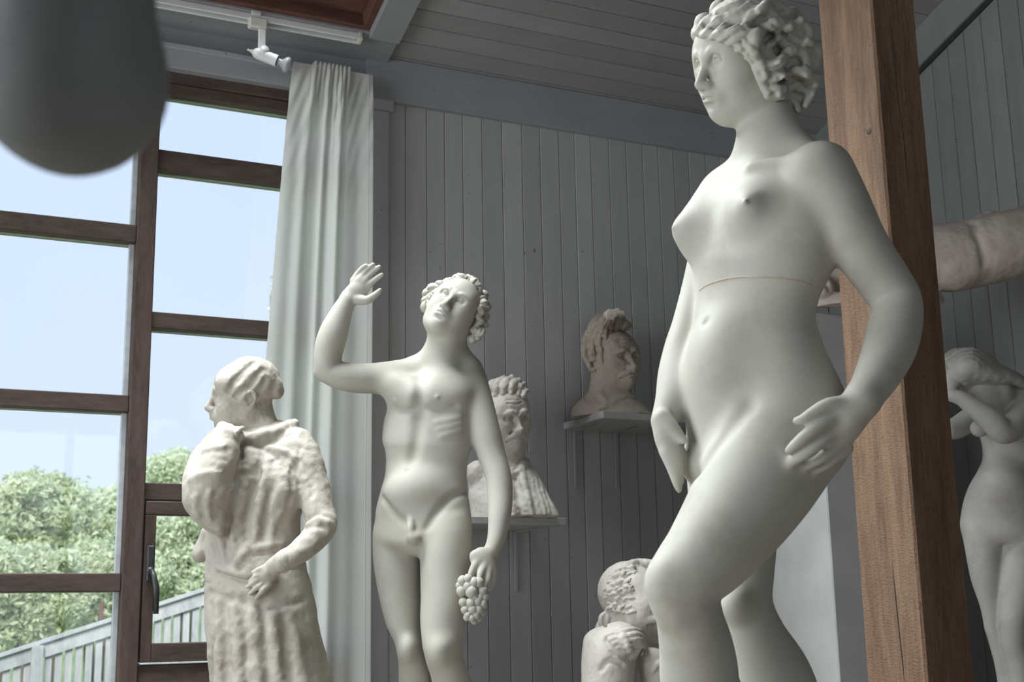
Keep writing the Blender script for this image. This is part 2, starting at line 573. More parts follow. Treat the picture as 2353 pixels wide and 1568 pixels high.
# trims
structure(box('trim_1', (1.60, WY - 0.028, 3.57), (RX, WY + 0.0, 3.752), 'trim'))
structure(box('trim_2', (-1.9, WY - 0.012, 3.64), (1.60, WY + 0.02, 3.752), 'trim'))
structure(boxes_obj('trim_3', [((1.585, WY - 0.02, 0), (1.70, WY + 0.02, 3.528)), ((1.585, WY - 0.032, 3.528), (1.716, WY + 0.01, 3.572))], 'wall', bevel=0.003))
structure(box('trim_4', (-1.9, WY - 0.05, 3.552), (1.585, WY + 0.02, 3.628), 'trim', bevel=0.004))
structure(box('trim_5', (-1.9, WY - 0.075, 3.618), (1.585, WY - 0.0, 3.640), 'trimlight', bevel=0.003))
structure(box('trim_6', (-1.8, 0.0, -0.022), (1.69, 0.165, 0.0), 'trim', mtx=CM))
structure(box('trim_7', (1.566, 0.150, -0.040), (1.69, 1.66, 0.0), 'trim', mtx=CM))
structure(box('trim_8', (RX - 0.022, 0.0, -0.160), (RX, 3.7, 0.0), 'wall_dim', mtx=CM))
structure(box('trim_9', (RX - 0.012, 0.0, -0.182), (RX, 3.7, -0.160), 'gap', mtx=CM))

# ------------------------------------------------------------------ roof window
rw = structure(empty('window_5', (-0.1, 4.1, 3.9)))
box('lining', (-1.80, 0.150, -0.01), (1.57, 0.185, 0.16), 'red_h', rw, mtx=CM)
box('lining', (-1.80, 1.60, -0.01), (1.57, 1.63, 0.16), 'red_h', rw, mtx=CM)
box('lining', (1.535, 0.185, -0.01), (1.570, 1.60, 0.16), 'red_h', rw, mtx=CM)
box('lining', (-1.80, 0.185, -0.01), (-1.77, 1.60, 0.16), 'red_h', rw, mtx=CM)
box('sash_rail', (-1.77, 0.185, 0.05), (1.535, 0.29, 0.10), 'red_h', rw, mtx=CM)
for i in range(5):
    xa = -1.77 + i * (3.305 / 5)
    box('sash_bar', (xa - 0.03, 0.29, 0.05), (xa + 0.03, 1.60, 0.10), 'red_h', rw, mtx=CM)
    box('pane', (xa + 0.03, 0.29, 0.085), (xa + 3.305 / 5 - 0.03, 1.60, 0.091), 'glass', rw, bevel=0, mtx=CM)
box('sash_bar', (1.475, 0.29, 0.05), (1.535, 1.60, 0.10), 'red_h', rw, mtx=CM)

# ------------------------------------------------------------------ tall windows
def bars_and_panes(w, x0, x1, spans, pane_y=WY + 0.062):
    """spans: list of (z0, z1) of the level bars, bottom to top"""
    for z0, z1 in spans:
        b = box('glazing_bar', (x0, WY, z0), (x1, WY + 0.048, z1), 'brown_h', w, 0.003)
        box('glazing_strip', (x0, WY + 0.048, z0 - 0.002), (x1, WY + 0.078, z0 + 0.02), 'sealant', b, 0.001)
    for (a, b), (c, d) in zip(spans[:-1], spans[1:]):
        if c - b > 0.02:
            box('pane', (x0, pane_y, b - 0.01), (x1, pane_y + 0.006, c + 0.01), 'glass', w, 0)

w1 = structure(empty('window_1', (1.2, WY, 0.55)))
box('head_rail', (0.81, WY - 0.012, 3.512), (1.585, WY + 0.06, 3.552), 'brown_h', w1, 0.003)
bars_and_panes(w1, 0.81, 1.585, [(1.967, 2.027), (2.578, 2.637), (3.171, 3.248), (3.470, 3.512)])
box('jamb', (1.55, WY, 0.55), (1.585, WY + 0.05, 3.512), 'brown_v', w1, 0.002)
box('lower_panel', (0.81, WY + 0.01, 0.55), (1.585, WY + 0.05, 1.30), 'brown_h', w1, 0.002)
box('bottom_rail', (0.81, WY - 0.004, 1.30), (1.585, WY + 0.06, 1.413), 'brown_h', w1, 0.003)
# opening casement
cs = box('casement', (0.815, WY - 0.01, 1.916), (1.55, WY + 0.045, 1.963), 'brown_h', w1, 0.003)
for nm, lo, hi, mt in (('casement_rail', (0.853, WY - 0.01, 1.420), (1.51, WY + 0.045, 1.483), 'brown_h'),
                       ('casement_stile', (0.815, WY - 0.01, 1.420), (0.853, WY + 0.045, 1.916), 'brown_v'),
                       ('casement_stile', (1.51, WY - 0.01, 1.420), (1.55, WY + 0.045, 1.916), 'brown_v')):
    box(nm, lo, hi, mt, cs, 0.003)
box('pane', (0.85, WY + 0.02, 1.478), (1.515, WY + 0.026, 1.92), 'glass', cs, 0)
box('sill_strip', (0.815, WY - 0.014, 1.4135), (1.55, WY + 0.02, 1.4185), 'alu', w1, 0.001)
# handle on the casement stile
hz = 1.735
hv, hf = merge_geo([tube_geo([(0.838, WY - 0.012, hz - 0.01), (0.838, WY - 0.05, hz - 0.012), (0.842, WY - 0.062, hz - 0.03),
                              (0.850, WY - 0.066, hz - 0.07), (0.852, WY - 0.066, hz - 0.155)], [0.008, 0.008, 0.0095, 0.0115, 0.0095], 10),
                    tube_geo([(0.838, WY - 0.010, hz - 0.01), (0.838, WY - 0.02, hz - 0.01)], 0.013, 12)])
mesh_obj('handle', hv, hf, 'darkmetal', cs, smooth=True)
box('handle_plate', (0.826, WY - 0.018, hz - 0.045), (0.850, WY - 0.010, hz + 0.075), 'darkmetal', cs, 0.003)
box('mullion', (0.745, WY - 0.015, 0.55), (0.81, WY + 0.08, 3.552), 'brown_v', w1, 0.004)
for i in range(3):
    x1 = 0.745 - i * 0.815
    x0 = x1 - 0.75
    w = structure(empty('window_%d' % (i + 2), ((x0 + x1) / 2, WY, 0.55)))
    box('head_rail', (x0, WY - 0.012, 3.512), (x1, WY + 0.06, 3.552), 'brown_h', w, 0.003)
    bars_and_panes(w, x0, x1, [(0.55, 0.62), (1.043, 1.104), (1.657, 1.718), (2.271, 2.330), (2.885, 2.950), (3.470, 3.512)])
    box('mullion', (x0 - 0.065, WY - 0.015, 0.55), (x0, WY + 0.08, 3.552), 'brown_v', w, 0.004)
    zz = [0.62, 1.043, 1.104, 1.657, 1.718, 2.271, 2.330, 2.885, 2.950, 3.470]
    for k in range(0, 10, 2):
        box('glazing_bead', (x1 - 0.018, WY + 0.030, zz[k]), (x1, WY + 0.055, zz[k + 1]), 'alu', w, 0.001)

# ------------------------------------------------------------------ timber post
pc = EYE + ray(1998 + 775 * 0.0885, 800) * 3.3
post = box('timber_post', (pc[0], pc[1], 0.0), (pc[0] + 0.156, pc[1] + 0.215, ceil_z(pc[1] + 0.215) - 0.002), 'post', None, 0.006)
def crack(pix, r):
    pts = []
    for x, y in pix:
        d = ray(x, y)
        p = EYE + d * (pc[0] / d[0])
        if not (pc[1] <= p[1] <= pc[1] + 0.215):
            p = EYE + d * (pc[1] / d[1])
        pts.append(p)
    return bar('drying_crack', pts, [r * (0.3 if i in (0, len(pts) - 1) else 1) for i in range(len(pts))], 'gap', post, 6)
crack([(2050, 1290), (2058, 1370), (2066, 1450), (2074, 1520), (2078, 1566)], 0.0016)
crack([(2044, 40), (2054, 130), (2063, 230), (2075, 310), (2084, 400), (2092, 470)], 0.0012)
bar('knot', [EYE + ray(1997, 302) * (pc[0] / ray(1997, 302)[0]) + np.array([0.004, 0, 0]), EYE + ray(1997, 302) * (pc[0] / ray(1997, 302)[0]) - np.array([0.0006, 0, 0])], [0.011, 0.009], 'brown_v', post, 14)
tag(post, 'tall rough-sawn orange-brown timber post behind the large nude plaster woman', 'post')

# ------------------------------------------------------------------ curtain
def curtain():
    root = empty('curtain', (1.41, WY - 0.13, 0.3))
    tag(root, 'off-white cotton curtain with pinch pleats hanging beside the tall window', 'curtain')
    nu, nv = 180, 90
    zt, zb = 3.622, 0.35
    def prof(u, t):
        """u across 0..1, t down 0..1 -> lateral, out of plane"""
        xl = 1.275 - 0.10 * min(1, t * 2.2) ** 0.8
        xr = 1.592
        pinch = math.exp(-(t / 0.045) ** 2)
        mid = 1.0 if 0.20 < u < 0.74 else 0.0
        fold = 0.0
        if mid:
            ph = (u - 0.20) / 0.54
            fold += pinch * 0.020 * abs(math.sin(ph * math.pi * 9)) ** 0.7
        env = 1 - math.exp(-(t / 0.03))
        uu = u + 0.012 * math.sin(t * 9)
        fold += env * (0.016 * math.sin(uu * 2 * math.pi * 5.2 + 0.7) * math.exp(-((u - 0.45) / 0.34) ** 2)
                       + 0.010 * math.sin(uu * 2 * math.pi * 9.3 + 2.0 + t) * math.exp(-((u - 0.5) / 0.22) ** 2) * math.exp(-t * 2.2)
                       + 0.012 * math.sin(uu * 2 * math.pi * 2.1))
        fold += env * math.exp(-t * 16) * 0.008 * math.sin(u * 60 + t * 140)
        w = xr - xl
        # gathered middle, flat ends
        g = u + 0.03 * math.sin(2 * math.pi * u)
        return xl + w * g, fold
    vs, fs = [], []
    for j in range(nv + 1):
        t = (j / nv) ** 1.6
        z = zt - (zt - zb) * t
        for i in range(nu + 1):
            u = i / nu
            x, f = prof(u, t)
            jag = 0.0
            if j == 0 and 0.20 < u < 0.74:
                jag = 0.010 * abs(math.sin((u - 0.20) / 0.54 * math.pi * 9))
            if j < 3:
                z2 = z + jag * (1 - j / 3)
            else:
                z2 = z
            vs.append((x, WY - 0.125 - f, z2 - 0.02 * (u > 0.74) * 0))
    for j in range(nv):
        for i in range(nu):
            a = j * (nu + 1) + i
            fs.append((a, a + 1, a + nu + 2, a + nu + 1))
    o = mesh_obj('cloth_panel', vs, fs, 'curtain', root, loc=(1.41, WY - 0.13, 0.35), smooth=True)
    m = o.modifiers.new('thickness', 'SOLIDIFY')
    m.thickness = 0.002
    # heading tape seam and side hem as narrow raised bands
    def band(name, pts_uv, wd):
        v, f = [], []
        for u, t in pts_uv:
            x, fo = prof(u, t)
            z = zt - (zt - zb) * t
            v.append((x, WY - 0.1275 - fo, z))
        vv_, ff_ = tube_geo(v, wd, 6)
        return mesh_obj(name, vv_, ff_, 'curtain', root, smooth=True)
    band('side_hem_seam', [(0.955, t / 60) for t in range(0, 61)], 0.0018)
    band('heading_seam', [(0.76 + 0.24 * k / 12, 0.040) for k in range(13)], 0.0018)
    return root
curtain()

# ------------------------------------------------------------------ lighting track and spotlight
tr = tag(empty('lighting_track', (0.9, 4.45, 3.70)), 'white ceiling lighting track mounted on the trim below the roof window', 'track')
boxes_obj('rail_body', [((-0.8, 0.128, -0.058), (1.52, 0.136, -0.023)), ((-0.8, 0.154, -0.058), (1.52, 0.162, -0.023)),
                        ((-0.8, 0.128, -0.034), (1.52, 0.162, -0.022))], 'white', tr, 0.001, CM)
box('end_cap', (1.52, 0.127, -0.059), (1.535, 0.163, -0.022), 'cream', tr, 0.002, CM)
box('mounting_clip', (1.10, 0.160, -0.038), (1.135, 0.172, -0.022), 'cream', tr, 0.002, CM)
SY = 4.435
sp_base = on_y(596, 66, SY)
sp = tag(empty('spotlight', tuple(sp_base)), 'small white spotlight with a bare reflector bulb clipped to the track', 'lamp')
p = on_y(592, 55, SY)
box('track_adapter', (p[0] - 0.035, p[1] - 0.016, p[2] - 0.022), (p[0] + 0.035, p[1] + 0.016, p[2] + 0.022), 'cream', sp, 0.006)
bar('adapter_pin', [on_y(572, 52, SY), on_y(580, 54, SY)], 0.005, 'cream', sp)
a0, a1 = on_y(602, 68, SY - 0.01), on_y(605, 119, SY - 0.01)
boxes_obj('arm', [((a0[0] - 0.014, SY - 0.018, a1[2] - 0.004), (a0[0] + 0.014, SY - 0.008, a0[2]))], 'white', sp, 0.003)
bar('pivot', [(a1[0], SY - 0.03, a1[2]), (a1[0], SY + 0.01, a1[2])], 0.017, 'white', sp, 14)
l0, l1 = on_y(587, 121, SY), on_y(636, 140, SY - 0.02)
ax = (Vector(l1) - Vector(l0)).normalized()
bar('lamp_housing', [Vector(l0) - ax * 0.010, Vector(l0) - ax * 0.002, Vector(l0) + ax * 0.010, Vector(l1)], [0.010, 0.018, 0.0215, 0.0225], 'white', sp, 24, False)
bar('lamp_holder', [Vector(l1) - ax * 0.001, Vector(l1) + ax * 0.002], [0.019, 0.018], 'darkmetal', sp, 20, False)
bar('cable_pin', [Vector(l0) - ax * 0.032, Vector(l0) - ax * 0.02, Vector(l0) - ax * 0.018, Vector(l0) - ax * 0.008], [0.004, 0.004, 0.007, 0.008], 'cream', sp)
def bulb_mat():
    m, nt, b = new_mat('frosted_bulb_glass')
    n = noise(nt, coords(nt), 30.0, 2)
    r = ramp(nt, [(0.3, (0.62, 0.64, 0.66)), (0.7, (0.80, 0.82, 0.83))])
    nt.links.new(n.outputs[0], r.inputs[0])
    nt.links.new(r.outputs[0], b.inputs['Base Color'])
    b.inputs['Roughness'].default_value = 0.12
    b.inputs['Transmission Weight'].default_value = 0.55
    return m
MAT['bulb'] = bulb_mat()
bc = Vector(l1)
bar('reflector_bulb', [bc + ax * 0.002, bc + ax * 0.010, bc + ax * 0.018, bc + ax * 0.024, bc + ax * 0.030, bc + ax * 0.038, bc + ax * 0.045, bc + ax * 0.050, bc + ax * 0.052],
    [0.013, 0.013, 0.014, 0.020, 0.027, 0.031, 0.029, 0.020, 0.006], 'bulb', sp, 24)

# ------------------------------------------------------------------ shelves
def shelf(name, x0, x1, y0, z, label, brs, t=0.028):
    root = tag(empty(name, ((x0 + x1) / 2, WY, z - t)), label, 'shelf', 'grey wall shelves for busts')
    box('shelf_board', (x0, y0, z - t), (x1, WY - 0.002, z), 'wall', root, 0.003)
    for bx in brs:
        bm = bmesh.new()
        bm_box(bm, (bx - 0.007, WY - 0.010, z - t - 0.235), (bx + 0.007, WY - 0.002, z - t), 0.002)
        bm_box(bm, (bx - 0.007, y0 + 0.14, z - t - 0.006), (bx + 0.007, WY - 0.004, z - t), 0.002)
        bm_to_obj('bracket', bm, 'wall', root)
    return root
shelf('wall_shelf', 2.455, 2.95, 4.27, 2.315, 'grey wooden wall shelf carrying the tan bust with swept-up hair', (2.505, 2.695))
shelf('wall_shelf', 1.80, 2.285, 4.27, 1.905, 'grey wooden wall shelf carrying the bust in a coat', (1.9, 2.23))

# ================================================================== outside
def leaf_cloud(blobs, n, size, seed):
    rg = np.random.default_rng(seed)
    vol = np.array([b[3] * b[4] * b[5] for b in blobs]) ** (2 / 3)
    cnt = rg.multinomial(n, vol / vol.sum())
    P, N = [], []
    for b, c in zip(blobs, cnt):
        d = rg.normal(size=(c, 3))
        d /= np.linalg.norm(d, axis=1)[:, None]
        r = 1 - 0.45 * rg.random((c, 1)) ** 1.6
        r += 0.16 * rg.normal(size=(c, 1))
        P.append(np.array(b[:3]) + d * r * np.array(b[3:6]))
    P = np.concatenate(P)
    a = rg.normal(size=P.shape)
    a /= np.linalg.norm(a, axis=1)[:, None]
    b = np.cross(a, rg.normal(size=P.shape))
    b /= np.linalg.norm(b, axis=1)[:, None]
    s = (size * (0.6 + 0.8 * rg.random((len(P), 1))))
    V = np.stack([P - a * s, P + b * s * 0.42, P + a * s, P - b * s * 0.42], 1).reshape(-1, 3)
    F = np.arange(len(V)).reshape(-1, 4)
    return V, F

def fast_mesh(name, V, F, mat, parent, loc):
    me = bpy.data.meshes.new(name)
    V = np.ascontiguousarray(V - np.asarray(loc), np.float32)
    n, k = F.shape
    me.vertices.add(len(V))
    me.vertices.foreach_set('co', V.ravel())
    me.loops.add(n * k)
    me.loops.foreach_set('vertex_index', F.astype(np.int32).ravel())
    me.polygons.add(n)
    me.polygons.foreach_set('loop_start', (np.arange(n) * k).astype(np.int32))
    me.materials.append(MAT[mat])
    me.update(calc_edges=True)
    o = bpy.data.objects.new(name, me)
    link(o, parent)
    o.location = Vector(loc) - (wloc(parent) if parent else Vector((0, 0, 0)))
    return o

def ground_z(Y):
    return -0.6 + 0.09 * max(0.0, Y - 6.0)
gx = np.linspace(-14, 26, 41)
gy = np.linspace(4.8, 40, 36)
gv = [(x, yy, ground_z(yy) + 0.12 * math.sin(x * 1.3) * math.cos(yy * 0.9)) for yy in gy for x in gx]
gf = [(j * 41 + i, j * 41 + i + 1, (j + 1) * 41 + i + 1, (j + 1) * 41 + i) for j in range(35) for i in range(40)]
gr = structure(mesh_obj('ground', gv, gf, 'grass', smooth=True))

def tree(label, px, py, Y, rx, ry, n, mat, seed, leaf=0.045, name='broadleaf_tree', nb=22):
    rg = random.Random(seed)
    c = on_y(px, py, Y)
    d = Y / ray(px, py)[1]
    sx, sz = rx * d / FPX, ry * d / FPX
    base = (c[0], c[1], ground_z(c[1]) - 0.05)
    root = tag(empty(name, base), label, 'tree', 'trees on the slope outside the window')
    blobs = [(c[0], c[1], c[2], sx * 0.62, sx * 0.5, sz * 0.66)]
    for k in range(nb):
        t = rg.uniform(0, 2 * math.pi)
        q = rg.uniform(0.35, 0.88)
        bx, bz = c[0] + sx * q * math.cos(t), c[2] + sz * q * math.sin(t)
        by = c[1] + sx * rg.uniform(-0.5, 0.5)
        s = rg.uniform(0.16, 0.36)
        blobs.append((bx, by, bz, sx * s, sx * s, sz * s))
    V, F = leaf_cloud(blobs, n, leaf, seed)
    fo = fast_mesh('foliage', V, F, mat, root, base)
    fo['kind'] = 'stuff'
    top = Vector((c[0], c[1], c[2]))
    bar('trunk', [Vector(base), Vector(base).lerp(top, 0.5) + Vector((0.05 * sx, 0, 0)), top], [0.05 + 0.03 * sx, 0.04 + 0.02 * sx, 0.02], 'bark', root, 8)
    for b in blobs[1:6]:
        bar('branch', [Vector(base).lerp(top, rg.uniform(0.5, 0.9)), top.lerp(Vector(b[:3]), 0.5) - Vector((0, 0, 0.1 * sz)), Vector(b[:3])], [0.03, 0.02, 0.008], 'bark', root, 6)
    return root
tree('bright green leafy tree farthest left through the window', 20, 1190, 15.0, 150, 105, 30000, 'leaf_a', 1)
tree('round-topped green tree between the left trees and the window mullion', 140, 1180, 18.0, 105, 115, 26000, 'leaf_a', 2)
tree('hazy green tree just left of the dark window mullion', 255, 1205, 21.0, 95, 95, 22000, 'leaf_b', 3)
tree('tallest pale green tree, right of the mullion beside the robed statue', 440, 1130, 24.0, 105, 105, 26000, 'leaf_b', 4)
tree('pale green tree behind the casement handle', 350, 1190, 26.5, 90, 90, 20000, 'leaf_b', 5)
tree('bright green bush at the lower left above the timber fence', 50, 1360, 12.0, 150, 130, 36000, 'leaf_a', 6, 0.036, 'leafy_bush')
tree('bright green bush above the fence left of the mullion', 210, 1350, 13.0, 130, 110, 30000, 'leaf_a', 7, 0.036, 'leafy_bush')
tree('pale green bush seen through the casement above the fence', 420, 1300, 15.0, 130, 120, 30000, 'leaf_b', 8, 0.036, 'leafy_bush')
tree('pale green tree mostly hidden behind the robed statue and the curtain', 590, 1200, 22.0, 130, 120, 14000, 'leaf_b', 9)

# hanging birch twigs beside the curtain
bt = on_y(690, 640, 11.0)
bb = (bt[0], bt[1], ground_z(11.0) - 0.05)
br = tag(empty('birch_tree', bb), 'thin hanging birch twigs in the sky beside the curtain', 'tree')
bar('trunk', [bb, (bt[0] + 0.15, bt[1], 2.5), tuple(bt)], [0.10, 0.07, 0.03], 'bark', br, 8)
tw_blobs = []
for k, (x, y0, y1) in enumerate(((632, 640, 800), (626, 690, 780), (620, 670, 720), (638, 620, 840), (629, 780, 850))):
    a, b = Vector(on_y(x + 8, y0 - 20, 11.0)), Vector(on_y(x, y1, 11.0))
    bar('branch', [bt, a, a.lerp(b, 0.5) + Vector((-0.01, 0, 0)), b], [0.012, 0.006, 0.004, 0.002], 'bark', br, 5)
    for q in range(7):
        c = a.lerp(b, q / 6)
        tw_blobs.append((c.x, c.y, c.z, 0.035, 0.05, 0.06))
V, F = leaf_cloud(tw_blobs, 260, 0.022, 33)
fo = fast_mesh('foliage', V, F, 'leaf_b', br, bb)
fo['kind'] = 'stuff'

# sloping timber fence
FY = 9.0
f0, f1 = Vector(on_y(-120, 1541, FY)), Vector(on_y(560, 1322, FY))
fence = tag(empty('timber_fence', (f0.x, FY, ground_z(FY))), 'weathered grey slatted timber fence with a sloping top rail outside', 'fence')
fd = (f1 - f0)
def fence_rail(name, dz0, dz1, y0, y1):
    vs = []
    for p in (f0, f1):
        for yy in (y0, y1):
            for dz in (dz0, dz1):
                vs.append((p.x, FY + yy, p.z + dz))
    fs = [(0, 1, 3, 2), (4, 6, 7, 5), (0, 4, 5, 1), (2, 3, 7, 6), (1, 5, 7, 3), (0, 2, 6, 4)]
    return mesh_obj(name, vs, fs, 'fence', fence)
fence_rail('cap_rail', -0.022, 0.0, -0.06, 0.06)
fence_rail('top_board', -0.115, -0.024, -0.035, -0.012)
n_sl = int((f1.x - f0.x) / 0.062)
for k in range(n_sl):
    x = f0.x + (k + 0.5) * 0.062
    zt = f0.z + fd.z * (x - f0.x) / fd.x - 0.03
    mesh_obj('slat', [(x - 0.021, FY - 0.012, zt - 1.15), (x + 0.021, FY - 0.012, zt - 1.15), (x + 0.021, FY + 0.010, zt - 1.15), (x - 0.021, FY + 0.010, zt - 1.15),
                      (x - 0.021, FY - 0.012, zt), (x + 0.021, FY - 0.012, zt), (x + 0.021, FY + 0.010, zt), (x - 0.021, FY + 0.010, zt)],
             [(0, 3, 2, 1), (4, 5, 6, 7), (0, 1, 5, 4), (1, 2, 6, 5), (2, 3, 7, 6), (3, 0, 4, 7)], 'fence', fence)
for px in (85, 700):
    q = on_y(px, 1480, FY)
    zt = f0.z + fd.z * (q[0] - f0.x) / fd.x
    box('post', (q[0] - 0.036, FY - 0.075, ground_z(FY) - 0.05), (q[0] + 0.036, FY - 0.014, zt - 0.022), 'fence', fence, 0.003)
q = on_y(230, 1405, 9.9)
sb = Vector((q[0], 9.9, ground_z(9.9) - 0.03))
st = bar('garden_stake', [sb, (q[0] + 0.01, 9.9, 1.0), on_y(234, 1386, 9.9)], 0.016, 'red_h', None, 8)
tag(st, 'thin brown stake standing among the bushes behind the fence', 'stake')

# ================================================================== sculptures: implicit modelling
def smin(a, b, k):
    if k <= 0:
        return np.minimum(a, b)
    h = np.maximum(k - np.abs(a - b), 0.0) / k
    return np.minimum(a, b) - h * h * k * 0.25

def pchip(xs, ys, x):
    xs, ys = np.asarray(xs, float), np.asarray(ys, float)
    h = np.diff(xs)
    dl = np.diff(ys) / h
    m = np.zeros_like(ys)
    m[0], m[-1] = dl[0], dl[-1]
    for i in range(1, len(xs) - 1):
        if dl[i - 1] * dl[i] > 0:
            w1, w2 = 2 * h[i] + h[i - 1], h[i] + 2 * h[i - 1]
            m[i] = (w1 + w2) / (w1 / dl[i - 1] + w2 / dl[i])
    x = np.clip(x, xs[0], xs[-1])
    i = np.clip(np.searchsorted(xs, x) - 1, 0, len(xs) - 2)
    t = (x - xs[i]) / h[i]
    return (ys[i] * (1 + 2 * t) * (1 - t) ** 2 + m[i] * h[i] * t * (1 - t) ** 2
            + ys[i + 1] * t * t * (3 - 2 * t) + m[i + 1] * h[i] * t * t * (t - 1))

def spline(ctrl, per):
    """Catmull-Rom through rows of numbers"""
    c = np.asarray(ctrl, float)
    if len(c) < 3:
        return np.array([c[0] + (c[-1] - c[0]) * t for t in np.linspace(0, 1, per + 1)])
    e = np.vstack([2 * c[0] - c[1], c, 2 * c[-1] - c[-2]])
    out = []
    for i in range(1, len(e) - 2):
        for s in range(per):
            t = s / per
            p0, p1, p2, p3 = e[i - 1], e[i], e[i + 1], e[i + 2]
            out.append(0.5 * (2 * p1 + (p2 - p0) * t + (2 * p0 - 5 * p1 + 4 * p2 - p3) * t * t + (3 * p1 - p0 - 3 * p2 + p3) * t ** 3))
    out.append(c[-1])
    return np.array(out)

def vnoise(p, seed):
    """smooth value noise on (n,3) points, range -1..1"""
    i = np.floor(p).astype(np.int64)
    f = p - i
    f = f * f * (3 - 2 * f)
    tot = np.zeros(len(p))
    for dx in (0, 1):
        for dy in (0, 1):
            for dz in (0, 1):
                h = ((i[:, 0] + dx) * 73856093) ^ ((i[:, 1] + dy) * 19349663) ^ ((i[:, 2] + dz) * 83492791) ^ (seed * 2654435)
                h = (h * 1103515245 + 12345) & 0x7fffffff
                h = (h ^ (h >> 13)) & 0xffff
                w = (f[:, 0] if dx else 1 - f[:, 0]) * (f[:, 1] if dy else 1 - f[:, 1]) * (f[:, 2] if dz else 1 - f[:, 2])
                tot += w * (h / 32767.5 - 1)
    return tot

